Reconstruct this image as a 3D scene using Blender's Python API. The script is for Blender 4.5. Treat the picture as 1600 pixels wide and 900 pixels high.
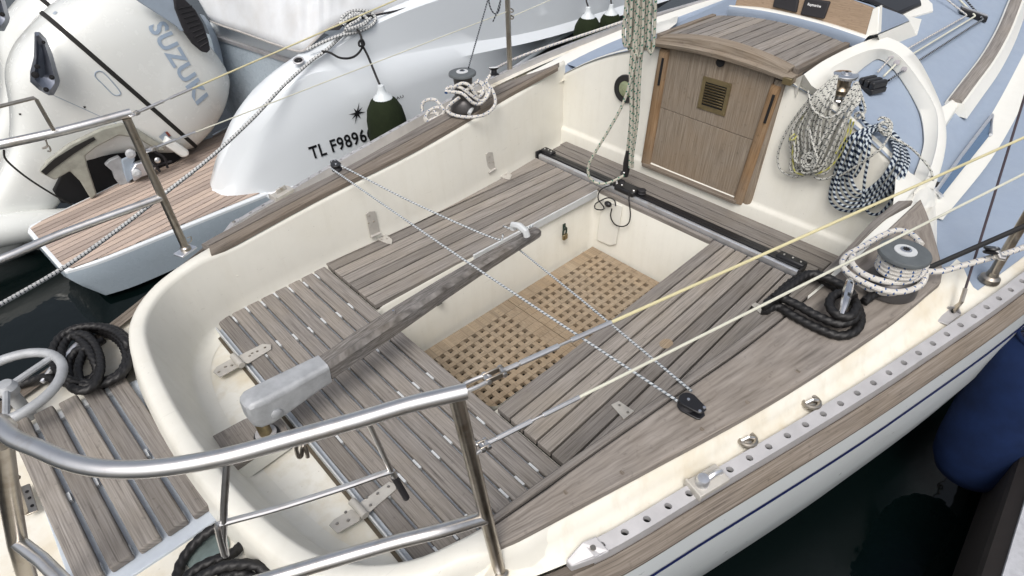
import bpy, bmesh, math, random
from math import sin, cos, pi, radians, sqrt
from mathutils import Vector, Matrix, Euler, noise
random.seed(7)
for o in list(bpy.data.objects): bpy.data.objects.remove(o)
SC = bpy.context.scene
COL = SC.collection
# ---------------------------------------------------------------- camera
CAM_LOC = Vector((-1.84167, -1.47917, 1.36888))
CAM_ROT = Euler((0.884812, 0.031490, -0.748832), 'XYZ')
FPX = 950.0                                   # focal length in pixels of a 1600 x 900 frame
cam = bpy.data.cameras.new('camera')
camo = bpy.data.objects.new('camera', cam); COL.objects.link(camo)
camo.location = CAM_LOC; camo.rotation_euler = CAM_ROT
cam.sensor_fit = 'HORIZONTAL'; cam.sensor_width = 36.0; cam.lens = FPX / 1600 * 36.0
cam.clip_start = 0.02; cam.clip_end = 500
SC.camera = camo
# ---------------------------------------------------------------- sky, sun, exposure (bright overcast)
SUN_EL, SUN_AZ = radians(56), radians(232)
w = bpy.data.worlds.new('World'); SC.world = w; w.use_nodes = True
nt = w.node_tree; nt.nodes.clear()
sky = nt.nodes.new('ShaderNodeTexSky'); sky.sky_type = 'NISHITA'; sky.sun_disc = False
sky.sun_elevation = SUN_EL; sky.sun_rotation = SUN_AZ
sky.air_density = 1.0; sky.dust_density = 6.0; sky.ozone_density = 1.0; sky.altitude = 0
hs = nt.nodes.new('ShaderNodeHueSaturation'); hs.inputs['Saturation'].default_value = 0.45
bg = nt.nodes.new('ShaderNodeBackground'); bg.inputs['Strength'].default_value = 0.15
wo = nt.nodes.new('ShaderNodeOutputWorld')
nt.links.new(sky.outputs[0], hs.inputs['Color']); nt.links.new(hs.outputs[0], bg.inputs[0]); nt.links.new(bg.outputs[0], wo.inputs[0])
sl = bpy.data.lights.new('sun', 'SUN'); sl.energy = 1.0; sl.angle = radians(22); sl.color = (1.0, 0.975, 0.94)
so = bpy.data.objects.new('sun', sl); COL.objects.link(so)
_d = Vector((sin(SUN_AZ) * cos(SUN_EL), cos(SUN_AZ) * cos(SUN_EL), sin(SUN_EL)))
so.rotation_euler = _d.to_track_quat('Z', 'Y').to_euler(); so.location = (0, 0, 20)
vs = SC.view_settings; vs.view_transform = 'Standard'; vs.look = 'None'; vs.gamma = 1.0; vs.use_curve_mapping = False
vs.exposure = 0.14
# ---------------------------------------------------------------- measuring: a pixel of the photo meets a plane of the place
_R = CAM_ROT.to_matrix()
def ray(px, py): return _R @ Vector(((px - 800) / FPX, -(py - 450) / FPX, -1.0))
def hit(px, py, P, n):
    v = ray(px, py); n = Vector(n); return CAM_LOC + v * (n.dot(Vector(P) - CAM_LOC) / n.dot(v))
def az(px, py, z): return hit(px, py, (0, 0, z), (0, 0, 1))
def ay(px, py, y): return hit(px, py, (0, y, 0), (0, 1, 0))
def ax(px, py, x): return hit(px, py, (x, 0, 0), (1, 0, 0))
def asl(px, py, a, b): return hit(px, py, (0, 0, a), (-b, 0, 1))       # plane z = a + b x
def av(px, py, P):                                                    # height of a pixel on the vertical through P
    v = ray(px, py); a = Vector((P[0] - CAM_LOC.x, P[1] - CAM_LOC.y)); h = Vector((v.x, v.y))
    t = a.dot(h) / h.dot(h); q = CAM_LOC + v * t; return Vector((P[0], P[1], q.z))
ZC = lambda x: 0.366 + 0.09 * x                                       # coaming top (sheer)
ZR = lambda x: 0.290 + 0.09 * x                                       # rail top
ZD = lambda x: 0.245 + 0.09 * x                                       # side deck
def ac(px, py): return asl(px, py, 0.366, 0.09)
def ar(px, py): return asl(px, py, 0.290, 0.09)
def ad(px, py): return asl(px, py, 0.245, 0.09)
def abh(px, py): return hit(px, py, (0.26, 0, 0), (1, 0, -0.06))      # cabin bulkhead
def lerp(a, b, t): return a + (b - a) * t
def V(*a): return Vector(a)
def catmull(P, sub=6, closed=False):
    P = [Vector(p) for p in P]; n = len(P); out = []
    rng = n if closed else n - 1
    for i in range(rng):
        if closed: p0, p1, p2, p3 = P[(i - 1) % n], P[i], P[(i + 1) % n], P[(i + 2) % n]
        else:
            p1, p2 = P[i], P[i + 1]
            p0 = P[i - 1] if i > 0 else p1 * 2 - p2
            p3 = P[i + 2] if i + 2 < n else p2 * 2 - p1
        for k in range(sub):
            t = k / sub; t2 = t * t; t3 = t2 * t
            out.append(0.5 * ((2 * p1) + (p2 - p0) * t + (2 * p0 - 5 * p1 + 4 * p2 - p3) * t2 + (3 * p1 - p0 - 3 * p2 + p3) * t3))
    if not closed: out.append(P[-1].copy())
    return out
def resample(P, step, closed=False):
    P = [Vector(p) for p in P]
    if closed: P = P + [P[0]]
    L = [0]
    for a, b in zip(P, P[1:]): L.append(L[-1] + (b - a).length)
    n = max(2, int(round(L[-1] / step))); out = []; j = 0
    for i in range(n + (0 if closed else 1)):
        s = L[-1] * i / n
        while j < len(L) - 2 and L[j + 1] < s: j += 1
        d = L[j + 1] - L[j]; out.append(P[j].lerp(P[j + 1], (s - L[j]) / d if d > 1e-9 else 0))
    return out
def sag(a, b, s, n=12):
    a = Vector(a); b = Vector(b); return [a.lerp(b, i / n) - V(0, 0, s * 4 * (i / n) * (1 - i / n)) for i in range(n + 1)]
# ---------------------------------------------------------------- mesh builder: everything added goes into ONE mesh object
WL = {}
class M:
    def __init__(s): s.v = []; s.f = []; s.uv = []; s.t = []; s.tint = 0.5
    def add(s, vs, fs, uvs=None):
        b = len(s.v); s.v += [tuple(x) for x in vs]
        for k, f in enumerate(fs):
            s.f.append([b + i for i in f]); s.t.append(s.tint)
            s.uv.append(uvs[k] if uvs else None)
    def quad(s, a, b, c, d): s.add([a, b, c, d], [(0, 1, 2, 3)])
    def grain(s, f0, ax_, off=None):
        """uv for faces added since f0: u along ax_, v across it (metres)"""
        ax_ = Vector(ax_).normalized(); up = V(0, 0, 1)
        if abs(ax_.z) > 0.9: up = V(1, 0, 0)
        sd = ax_.cross(up).normalized(); nn = sd.cross(ax_)
        if off is None: off = (random.uniform(0, 40), random.uniform(0, 40))
        for k in range(f0, len(s.f)):
            s.uv[k] = [(Vector(s.v[i]).dot(ax_) + off[0], Vector(s.v[i]).dot(sd) + Vector(s.v[i]).dot(nn) * 0.9 + off[1]) for i in s.f[k]]
    def loft(s, rows, closed=False, uvscale=None):
        n = len(rows[0]); vs_ = [p for r in rows for p in r]; fs = []
        for i in range(len(rows) - 1):
            for j in range(n if closed else n - 1):
                k = (j + 1) % n; fs.append((i * n + j, i * n + k, (i + 1) * n + k, (i + 1) * n + j))
        s.add(vs_, fs)
    def grain_rows(s, f0, rows, closed=False):
        """uv of a loft just added: u runs from row to row, v round each row"""
        n = len(rows[0]); off = (random.uniform(0, 40), random.uniform(0, 40)); L = [0]
        for a, b in zip(rows, rows[1:]): L.append(L[-1] + (b[n // 2] - a[n // 2]).length)
        W = [0]
        for j in range(n): W.append(W[-1] + (rows[0][(j + 1) % n] - rows[0][j]).length)
        k = f0
        for i in range(len(rows) - 1):
            for j in range(n if closed else n - 1):
                s.uv[k] = [(L[i] + off[0], W[j] + off[1]), (L[i] + off[0], W[j + 1] + off[1]), (L[i + 1] + off[0], W[j + 1] + off[1]), (L[i + 1] + off[0], W[j] + off[1])]; k += 1
    def prism(s, top, d):
        """polygon (counter-clockwise from outside) extruded by vector d"""
        n = len(top); d = Vector(d); top = [Vector(p) for p in top]
        vs_ = top + [p + d for p in top]
        fs = [tuple(range(n)), tuple(range(2 * n - 1, n - 1, -1))] + [(i, i + n, (i + 1) % n + n, (i + 1) % n) for i in range(n)]
        s.add(vs_, fs)
    def box(s, c, x, y, z):
        """centre and three half-extent vectors"""
        c, x, y, z = map(Vector, (c, x, y, z))
        P = [c + x * i + y * j + z * k for k in (1, -1) for i, j in ((-1, -1), (1, -1), (1, 1), (-1, 1))]
        s.add(P, [(0, 1, 2, 3), (7, 6, 5, 4), (0, 4, 5, 1), (1, 5, 6, 2), (2, 6, 7, 3), (3, 7, 4, 0)])
    def abox(s, x0, x1, y0, y1, z0, z1):
        s.box(((x0 + x1) / 2, (y0 + y1) / 2, (z0 + z1) / 2), ((x1 - x0) / 2, 0, 0), (0, (y1 - y0) / 2, 0), (0, 0, (z1 - z0) / 2))
    def plank(s, a, b, w_, t, up=(0, 0, 1)):
        """plank whose top centre line runs a-b"""
        a, b = Vector(a), Vector(b); f0 = len(s.f); d = (b - a); L = d.length; d = d / L
        up = Vector(up); sd = d.cross(up).normalized(); up = sd.cross(d).normalized()
        s.tint = random.random()
        s.box((a + b) / 2 - up * t / 2, d * L / 2, sd * w_ / 2, up * t / 2); s.grain(f0, d)
    def tube(s, P, r, n=10, closed=False, cap=True, u0=0.0):
        P = [Vector(p) for p in P]; m = len(P)
        T = []
        for i in range(m):
            if closed: t = P[(i + 1) % m] - P[i - 1]
            else: t = P[min(i + 1, m - 1)] - P[max(i - 1, 0)]
            T.append(t.normalized() if t.length > 1e-9 else V(1, 0, 0))
        up = V(0, 0, 1) if abs(T[0].z) < 0.9 else V(1, 0, 0)
        N = (up - T[0] * up.dot(T[0])).normalized(); fr = []
        for i in range(m):
            N = N - T[i] * N.dot(T[i])
            N = N.normalized() if N.length > 1e-9 else T[i].orthogonal().normalized()
            fr.append((N.copy(), T[i].cross(N)))
        tw = 0.0
        if closed:
            q = fr[-1][0] - T[0] * fr[-1][0].dot(T[0])
            if q.length > 1e-9:
                q.normalize(); tw = math.atan2(q.dot(fr[0][1]), q.dot(fr[0][0]))
        L = [u0]
        for a, b in zip(P, P[1:]): L.append(L[-1] + (b - a).length)
        Lend = L[-1] + (P[0] - P[-1]).length
        vs_ = []
        for i in range(m):
            rr = r(i / max(1, m - 1), L[i]) if callable(r) else r
            a0 = -tw * i / m if closed else 0
            for k in range(n):
                an = 2 * pi * k / n + a0
                q = rr(an) if callable(rr) else rr
                vs_.append(P[i] + fr[i][0] * (q * cos(an)) + fr[i][1] * (q * sin(an)))
        fs = []; uvs = []
        for i in range(m if closed else m - 1):
            i2 = (i + 1) % m; l2 = L[i2] if i2 else Lend
            for k in range(n):
                k2 = (k + 1) % n
                fs.append((i * n + k, i * n + k2, i2 * n + k2, i2 * n + k))
                uvs.append([(L[i], k / n), (L[i], (k + 1) / n), (l2, (k + 1) / n), (l2, k / n)])
        if cap and not closed:
            fs += [tuple(range(n - 1, -1, -1)), tuple((m - 1) * n + k for k in range(n))]
            uvs += [[(L[0], 0.5)] * n, [(L[-1], 0.5)] * n]
        s.add(vs_, fs, uvs)
    def laid(s, P, r, pitch=0.05, n=18, step=0.005, closed=False):
        """three-strand laid rope"""
        P = resample(P, step, closed)
        s.tube(P, lambda t, L: (lambda an: r * (0.66 + 0.40 * abs(cos(1.5 * (an + 2 * pi * L / pitch))) ** .7)), n=n, closed=closed)
    def lathe(s, prof, o, axis=(0, 0, 1), n=28, capped=True):
        o = Vector(o); a = Vector(axis).normalized(); x = a.orthogonal().normalized(); y = a.cross(x)
        rows = [[o + a * z + (x * cos(2 * pi * k / n) + y * sin(2 * pi * k / n)) * max(r, 1e-5) for k in range(n)] for r, z in prof]
        s.loft(rows, closed=True)
        if capped:
            b = len(s.v); s.add(rows[0], [tuple(range(n - 1, -1, -1))]); s.add(rows[-1], [tuple(range(n))])
    def ball(s, c, r, n=14, sc=(1, 1, 1)):
        c = Vector(c); rows = []
        for i in range(n // 2 + 1):
            th = pi * i / (n // 2); rr = max(sin(th), 1e-4)
            rows.append([c + V(r * sc[0] * rr * cos(2 * pi * k / n), r * sc[1] * rr * sin(2 * pi * k / n), -r * sc[2] * cos(th)) for k in range(n)])
        s.loft(rows, closed=True)
    def build(s, name, mat, parent=None, smooth=35, bevel=0, seg=2, recalc=True, label=None, solid=0, merge=False, sub=0):
        me = bpy.data.meshes.new(name)
        me.from_pydata(s.v, [], s.f)
        ub = []; cb = []
        for k, f in enumerate(s.f):
            u = s.uv[k]; t = s.t[k]
            for i, vi in enumerate(f):
                ub += list(u[i]) if u else [s.v[vi][0], s.v[vi][1]]
                cb += [t, t, t, 1.0]
        me.uv_layers.new(name='UVMap'); me.uv_layers['UVMap'].data.foreach_set('uv', ub)
        me.color_attributes.new('tint', 'FLOAT_COLOR', 'CORNER'); me.color_attributes['tint'].data.foreach_set('color', cb)
        if recalc or merge:
            bm = bmesh.new(); bm.from_mesh(me)
            if merge: bmesh.ops.remove_doubles(bm, verts=bm.verts, dist=1e-5)
            if recalc: bmesh.ops.recalc_face_normals(bm, faces=bm.faces)
            bm.to_mesh(me); bm.free()
        if smooth:
            me.polygons.foreach_set('use_smooth', [True] * len(me.polygons)); me.set_sharp_from_angle(angle=radians(smooth))
        me.materials.append(mat)
        o = bpy.data.objects.new(name, me); COL.objects.link(o)
        xs = [p[0] for p in s.v]; ys = [p[1] for p in s.v]; zs = [p[2] for p in s.v]
        org = V((min(xs) + max(xs)) / 2, (min(ys) + max(ys)) / 2, min(zs))
        me.transform(Matrix.Translation(-org)); o.location = org; WL[o.name] = org
        if parent is not None:
            o.parent = parent; o.matrix_parent_inverse = Matrix.Translation(-WL[parent.name])
        if solid:
            md = o.modifiers.new('thick', 'SOLIDIFY'); md.thickness = abs(solid); md.offset = -1 if solid > 0 else 1
        if bevel:
            md = o.modifiers.new('bevel', 'BEVEL'); md.width = bevel; md.segments = seg; md.limit_method = 'ANGLE'; md.angle_limit = radians(35)
        if sub:
            md = o.modifiers.new('sub', 'SUBSURF'); md.levels = sub; md.render_levels = sub
        if label: o['label'] = label
        return o
def thing(name, label, cat, loc=(0, 0, 0), group=None):
    """an Empty at the thing's base; parts keep world coordinates through the inverse parent matrix"""
    o = bpy.data.objects.new(name, None); COL.objects.link(o); o.location = loc; o.empty_display_size = 0.05; WL[o.name] = Vector(loc)
    return tag(o, label, cat, group)
def tag(o, label, cat, group=None, kind=None):
    if label: o['label'] = label
    if cat: o['category'] = cat
    if group: o['group'] = group
    if kind: o['kind'] = kind
    return o
def dup(o, parent=None, off=(0, 0, 0)):
    c = o.copy(); COL.objects.link(c)
    if parent is not None: c.parent = parent
    c.location = o.location + Vector(off)
    for ch in list(o.children): dup(ch, c)
    return c
def text_mesh(body, size=1.0, bold=0.0, shear=0.0, space=1.0, cut=0):
    """2-D outline letters as (verts, faces), first letter's baseline start at the origin"""
    cu = bpy.data.curves.new('lettering', 'FONT'); cu.body = body; cu.size = size; cu.offset = bold; cu.shear = shear
    cu.space_character = space; cu.resolution_u = 3; cu.fill_mode = 'FRONT'
    ob = bpy.data.objects.new('lettering', cu); COL.objects.link(ob)
    dg = bpy.context.evaluated_depsgraph_get(); me = bpy.data.meshes.new_from_object(ob.evaluated_get(dg))
    bm = bmesh.new(); bm.from_mesh(me); bmesh.ops.triangulate(bm, faces=bm.faces)
    if cut: bmesh.ops.subdivide_edges(bm, edges=[e for e in bm.edges if e.calc_length() > size * 0.25], cuts=cut, use_grid_fill=False); bmesh.ops.triangulate(bm, faces=bm.faces)
    vs_ = [v.co.copy() for v in bm.verts]; bm.verts.index_update(); fs = [[v.index for v in f.verts] for f in bm.faces]; bm.free()
    bpy.data.objects.remove(ob); bpy.data.curves.remove(cu); bpy.data.meshes.remove(me)
    return vs_, fs
# ---------------------------------------------------------------- materials
class N:
    def __init__(s, name):
        s.m = bpy.data.materials.new(name); s.m.use_nodes = True; s.t = s.m.node_tree; s.b = s.t.nodes['Principled BSDF']
    def n(s, typ, **kw):
        nd = s.t.nodes.new('ShaderNode' + typ)
        for k, v in kw.items():
            if k in nd.inputs: nd.inputs[k].default_value = v
            else: setattr(nd, k, v)
        return nd
    def l(s, a, b): s.t.links.new(a, b)
    def uv(s): return s.n('UVMap', uv_map='UVMap').outputs[0]
    def obj(s): return s.n('NewGeometry').outputs['Position']
    def noise(s, vec, scale, detail=4, rough=0.55, sc=None):
        if sc is not None:
            mp = s.n('Mapping'); mp.inputs['Scale'].default_value = sc; s.l(vec, mp.inputs[0]); vec = mp.outputs[0]
        nd = s.n('TexNoise'); nd.inputs['Scale'].default_value = scale; nd.inputs['Detail'].default_value = detail; nd.inputs['Roughness'].default_value = rough
        s.l(vec, nd.inputs['Vector']); return nd.outputs[0]
    def ramp(s, fac, stops):
        r = s.n('ValToRGB'); e = r.color_ramp.elements
        while len(e) < len(stops): e.new(0.5)
        for el, (p, c) in zip(e, stops): el.position = p; el.color = (c[0], c[1], c[2], 1) if hasattr(c, '__len__') else (c, c, c, 1)
        s.l(fac, r.inputs[0]); return r.outputs[0]
    def mix(s, fac, a, b, mode='MIX'):
        m = s.n('Mix', data_type='RGBA', blend_type=mode)
        for sock, x in ((m.inputs[0], fac), (m.inputs[6], a), (m.inputs[7], b)):
            if hasattr(x, 'is_linked'): s.l(x, sock)
            elif hasattr(x, '__len__'): sock.default_value = (x[0], x[1], x[2], 1)
            else: sock.default_value = x
        return m.outputs[2]
    def math(s, op, a, b=0.0, c=None):
        m = s.n('Math', operation=op)
        for sock, x in zip(m.inputs, (a, b, c)):
            if x is None: continue
            if hasattr(x, 'is_linked'): s.l(x, sock)
            else: sock.default_value = x
        return m.outputs[0]
    def bump(s, h, dist=0.002, strength=0.5):
        b = s.n('Bump'); b.inputs['Distance'].default_value = dist; b.inputs['Strength'].default_value = strength
        s.l(h, b.inputs['Height']); s.l(b.outputs[0], s.b.inputs['Normal']); return b
    def set(s, **kw):
        for k, v in kw.items():
            k = k.replace('_', ' ')
            if hasattr(v, 'is_linked'): s.l(v, s.b.inputs[k])
            elif k == 'Base Color': s.b.inputs[k].default_value = (v[0], v[1], v[2], 1)
            else: s.b.inputs[k].default_value = v
        return s
def wood(name, dark, mid, light, bumpd=0.0012, rough=0.8, stain=0.25, stretch=(3.0, 125, 1), warm=None):
    k = N(name); uv = k.uv(); ca = k.n('VertexColor', layer_name='tint').outputs[0]
    g1 = k.noise(uv, 1.0, 5, 0.65, sc=stretch)
    g2 = k.noise(uv, 1.0, 3, 0.5, sc=(stretch[0] * 3, stretch[1] * 2.6, 1))
    g = k.math('ADD', k.math('MULTIPLY', g1, 0.45), k.math('MULTIPLY', g2, 0.55))
    col = k.ramp(g, [(0.30, dark), (0.48, mid), (0.68, light)])
    big = k.noise(k.obj(), 5.0, 3, 0.6)
    col = k.mix(k.math('MULTIPLY', k.ramp(big, [(0.42, 0), (0.68, 1)]), stain), col, warm or [c * 0.72 for c in mid])
    tn = k.ramp(ca, [(0, (0.74, 0.73, 0.72)), (0.5, (0.98, 0.97, 0.96)), (1, (1.20, 1.17, 1.12))])
    col = k.mix(1.0, col, tn, 'MULTIPLY')
    sp = k.noise(k.obj(), 60, 2, 0.6)
    col = k.mix(k.ramp(sp, [(0.62, 0), (0.8, 0.35)]), col, [c * 0.45 for c in dark])
    k.set(Base_Color=col, Roughness=rough); k.b.inputs['Specular IOR Level'].default_value = 0.25
    k.bump(g, bumpd, 0.7); return k.m
def gel(name, base, rough=0.38, dirt=0.2, dirtc=(0.5, 0.42, 0.25), coat=0.0, low=0.5, dscale=3.0, specks=0.0, bumpd=0.0012, mott=.22, grit=0.0, streak=0.0):
    k = N(name); p = k.obj()
    n1 = k.noise(p, dscale, 5, 0.62); n2 = k.noise(p, 22, 3, 0.6)
    f = k.math('MULTIPLY', k.ramp(n1, [(low, 0), (low + 0.28, 1)]), dirt)
    col = k.mix(f, base, dirtc)
    col = k.mix(k.ramp(n2, [(0.4, 0), (0.9, mott)]), col, [c * 0.82 for c in base])
    if streak:
        st = k.noise(p, 1.0, 4, 0.6, sc=(26, 26, 2.2)); col = k.mix(k.math('MULTIPLY', k.ramp(st, [(0.50, 0), (0.72, 1)]), streak), col, [c * .78 for c in dirtc])
        sc_ = k.noise(p, 1.0, 2, 0.5, sc=(9, 120, 60)); col = k.mix(k.ramp(sc_, [(0.70, 0), (0.74, .25)]), col, [c * .7 for c in base])
    if specks:
        sp = k.noise(p, 120, 1, 0.5); col = k.mix(k.ramp(sp, [(0.76, 0), (0.82, specks)]), col, (0.2, 0.18, 0.14))
    k.set(Base_Color=col, Roughness=k.math('ADD', k.math('MULTIPLY', n2, 0.25), rough - 0.1)); k.b.inputs['Coat Weight'].default_value = coat
    k.bump(k.noise(p, 260, 2, 0.6), grit, 0.6) if grit else k.bump(k.noise(p, 9, 2, 0.5), bumpd, 0.12)
    return k.m
def metal(name, c, rough=0.2, var=0.15, dirt=None, scale=30):
    k = N(name); p = k.obj(); n1 = k.noise(p, scale, 4, 0.6)
    col = c
    if dirt: col = k.mix(k.ramp(k.noise(p, 14, 5, 0.7), [(0.5, 0), (0.72, 0.75)]), c, dirt)
    k.set(Base_Color=col, Metallic=1.0, Roughness=k.math('ADD', k.math('MULTIPLY', n1, var), rough)); return k.m
def plain(name, c, rough=0.5, metallic=0.0, var=0.25, scale=25, bumpd=0.0, spec=0.5, coat=0):
    k = N(name); p = k.obj(); n1 = k.noise(p, scale, 4, 0.6)
    col = k.mix(k.ramp(n1, [(0.35, 0), (0.75, 1)]), c, [x * (1 - var) for x in c])
    k.set(Base_Color=col, Roughness=rough, Metallic=metallic); k.b.inputs['Specular IOR Level'].default_value = spec; k.b.inputs['Coat Weight'].default_value = coat
    if bumpd: k.bump(k.noise(p, scale * 6, 3, 0.6), bumpd, 0.6)
    return k.m
def rope(name, base, tracer, pitch=0.03, r=0.006, wide=0.4, wide2=0.45, hel2=True, second=None, braid=True, dirty=0.25):
    """braided rope: uv.x metres along the rope, uv.y once round it"""
    k = N(name); uv = k.uv(); sx = k.n('SeparateXYZ'); k.l(uv, sx.inputs[0]); u, v_ = sx.outputs[0], sx.outputs[1]
    a = k.math('FRACT', k.math('ADD', k.math('DIVIDE', u, pitch), v_))
    fa = k.math('LESS_THAN', a, wide)
    if hel2:
        b = k.math('FRACT', k.math('SUBTRACT', k.math('DIVIDE', u, pitch * 0.5), k.math('MULTIPLY', v_, 2.0)))
        fa = k.math('MULTIPLY', fa, k.math('LESS_THAN', b, wide2))
    col = k.mix(k.math('MULTIPLY', k.ramp(k.noise(k.obj(), 25, 3), [(0.4, 0), (0.75, 1)]), dirty), base, [c * 0.6 for c in base])
    if second:
        c2 = k.math('LESS_THAN', k.math('FRACT', k.math('ADD', k.math('ADD', k.math('DIVIDE', u, pitch), v_), 0.5)), 0.3)
        col = k.mix(k.math('MULTIPLY', c2, 0.85), col, second)
    col = k.mix(fa, col, tracer)
    k.set(Base_Color=col, Roughness=0.85); k.b.inputs['Specular IOR Level'].default_value = 0.2
    if braid:
        nb = 6.0; pp = 2 * pi * r / nb
        h1 = k.math('SINE', k.math('MULTIPLY', k.math('ADD', k.math('DIVIDE', u, pp), k.math('MULTIPLY', v_, nb)), 2 * pi))
        h2 = k.math('SINE', k.math('MULTIPLY', k.math('SUBTRACT', k.math('DIVIDE', u, pp), k.math('MULTIPLY', v_, nb)), 2 * pi))
        k.bump(k.math('MULTIPLY', h1, h2), r * 0.12, 0.8)
    return k.m
TEAK = wood('weathered_teak', (0.085, 0.078, 0.073), (0.222, 0.206, 0.192), (0.335, 0.317, 0.30), warm=(0.25, 0.215, 0.165))
TEAK_C = wood('grey_teak', (0.075, 0.067, 0.062), (0.190, 0.174, 0.161), (0.285, 0.265, 0.249), warm=(0.205, 0.172, 0.135))
TEAK_D = wood('dark_weathered_teak', (0.06, 0.05, 0.042), (0.165, 0.142, 0.12), (0.255, 0.225, 0.196), warm=(0.20, 0.155, 0.105))
TEAK_W = wood('brown_teak', (0.10, 0.082, 0.064), (0.215, 0.180, 0.142), (0.31, 0.27, 0.222), warm=(0.235, 0.165, 0.10), stain=0.35)
TEAK_O = wood('orange_teak', (0.13, 0.08, 0.042), (0.26, 0.165, 0.09), (0.34, 0.235, 0.14), warm=(0.26, 0.215, 0.165), stain=0.6)
TEAK_G = wood('golden_teak', (0.17, 0.132, 0.092), (0.30, 0.242, 0.175), (0.39, 0.328, 0.248), warm=(0.27, 0.185, 0.105), stain=0.4)
TEAK_T = wood('tiller_wood', (0.035, 0.033, 0.032), (0.135, 0.128, 0.123), (0.28, 0.268, 0.26), stretch=(9, 130, 1), bumpd=0.003, warm=(0.19, 0.15, 0.10))
TEAK_P = wood('pink_teak', (0.28, 0.22, 0.185), (0.415, 0.34, 0.295), (0.50, 0.42, 0.37), stain=0.15)
TEAK_B = wood('panel_wood', (0.19, 0.14, 0.095), (0.29, 0.215, 0.15), (0.36, 0.275, 0.20), stretch=(12, 220, 1), stain=0.1)
CREAM = gel('cream_gelcoat', (0.70, 0.688, 0.625), 0.42, dirt=0.22, dirtc=(0.56, 0.51, 0.38), specks=.35, streak=.11)
FLOORM = gel('stained_floor_gelcoat', (0.75, 0.74, 0.68), 0.5, dirt=0.75, dirtc=(0.58, 0.49, 0.31), low=0.47, dscale=5.0, specks=.5, streak=.25)
CREAM_F = gel('stained_cream_gelcoat', (0.74, 0.72, 0.645), 0.5, dirt=0.55, dirtc=(0.55, 0.43, 0.24), low=0.46, dscale=4.0, specks=.45, streak=.2)
WHITE = gel('white_gelcoat', (0.74, 0.735, 0.685), 0.34, dirt=0.15, dirtc=(0.6, 0.55, 0.42), coat=0.2)
HULLW = gel('hull_gelcoat', (0.62, 0.66, 0.67), 0.3, mott=.05, bumpd=.0003, dirt=0.10, dirtc=(0.45, 0.45, 0.38), coat=0.3)
MBW = gel('motorboat_gelcoat', (0.72, 0.76, 0.79), 0.16, mott=.04, bumpd=.0003, dirt=0.04, dirtc=(0.6, 0.6, 0.55), coat=0.5)
MBG = gel('grey_gelcoat', (0.40, 0.47, 0.53), 0.25, dirt=0.05, coat=0.3)
ENG = gel('engine_paint', (0.70, 0.715, 0.69), 0.22, mott=.03, bumpd=.0004, dirt=0.05, dirtc=(0.6, 0.58, 0.5), coat=0.5)
BLUE = gel('blue_deck_paint', (0.262, 0.318, 0.405), 0.66, dirt=0.28, dirtc=(0.33, 0.37, 0.42), dscale=6, mott=.3, grit=.0009)
BLUE_D = plain('blue_glass', (0.10, 0.16, 0.25), 0.12, var=0.1)
GREYB = plain('grey_blue_paint', (0.32, 0.38, 0.45), 0.45, var=0.12)
STEEL = metal('stainless_steel', (0.68, 0.675, 0.67), 0.22, 0.2, dirt=(0.50, 0.46, 0.41))
STEEL_B = metal('tarnished_steel', (0.42, 0.385, 0.335), 0.2, 0.25, dirt=(0.22, 0.18, 0.13))
CHROME = metal('chrome', (0.75, 0.75, 0.76), 0.07, 0.08)
ALU = metal('aluminium', (0.76, 0.78, 0.82), 0.38, 0.2, dirt=(0.55, 0.53, 0.50))
ALU_C = plain('cast_aluminium', (0.46, 0.475, 0.49), 0.62, metallic=0.4, var=0.28, scale=26, bumpd=0.0014)
ALU_P = plain('painted_aluminium', (0.47, 0.465, 0.475), 0.45, metallic=0.25, var=0.18, scale=16)
HINGE = plain('hinge_alloy', (0.50, 0.48, 0.44), 0.45, metallic=0.12, var=0.22, scale=30)
BRONZE = metal('bronze', (0.32, 0.26, 0.15), 0.35, 0.2, dirt=(0.16, 0.14, 0.09))
BLACK = plain('black_plastic', (0.012, 0.012, 0.014), 0.4)
BLACKM = plain('black_rubber', (0.014, 0.013, 0.016), 0.7)
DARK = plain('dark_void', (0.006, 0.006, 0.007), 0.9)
CAULK = plain('black_caulk', (0.012, 0.011, 0.010), 0.8)
WGREY = plain('grey_winch_plastic', (0.105, 0.118, 0.125), 0.6, var=0.2, scale=40, bumpd=0.0004)
WDRUM = plain('winch_drum', (0.10, 0.095, 0.095), 0.42, metallic=0.5, var=0.3)
NAVY = plain('navy_stripe', (0.012, 0.02, 0.10), 0.3, var=0.1)
INK = plain('black_lettering', (0.01, 0.01, 0.012), 0.4)
SILVER_INK = plain('grey_blue_lettering', (0.34, 0.42, 0.52), 0.35, var=0.05)
WHITE_INK = plain('white_lettering', (0.7, 0.7, 0.7), 0.4)
SPACER = plain('white_plastic', (0.55, 0.57, 0.58), 0.5, var=0.1)
GFRAME = plain('grey_frame_paint', (0.50, 0.55, 0.61), 0.5, var=0.15)
GREEN_F = plain('green_fabric', (0.015, 0.022, 0.009), 0.9, var=0.3, bumpd=0.0006, spec=0.2)
BLUE_F = plain('blue_fabric', (0.007, 0.019, 0.068), 0.85, var=0.5, scale=9, bumpd=0.0006, spec=0.2)
PVC = plain('pale_pvc', (0.62, 0.66, 0.68), 0.35, var=0.08)
WIRE_Y = plain('yellowed_wire_cover', (0.60, 0.55, 0.33), 0.45, var=0.15, scale=9)
WIRE_W = plain('pale_wire_cover', (0.62, 0.62, 0.52), 0.45, var=0.2, scale=7)
CLOTH = gel('grey_white_canvas', (0.60, 0.62, 0.64), 0.8, dirt=0.35, dirtc=(0.42, 0.40, 0.37), low=0.42, dscale=6)
CONC = plain('pale_concrete', (0.42, 0.43, 0.46), 0.85, var=0.25, scale=60, bumpd=0.001)
BROWN = plain('dark_beam', (0.024, 0.019, 0.018), 0.7, var=0.4, scale=12)
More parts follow.
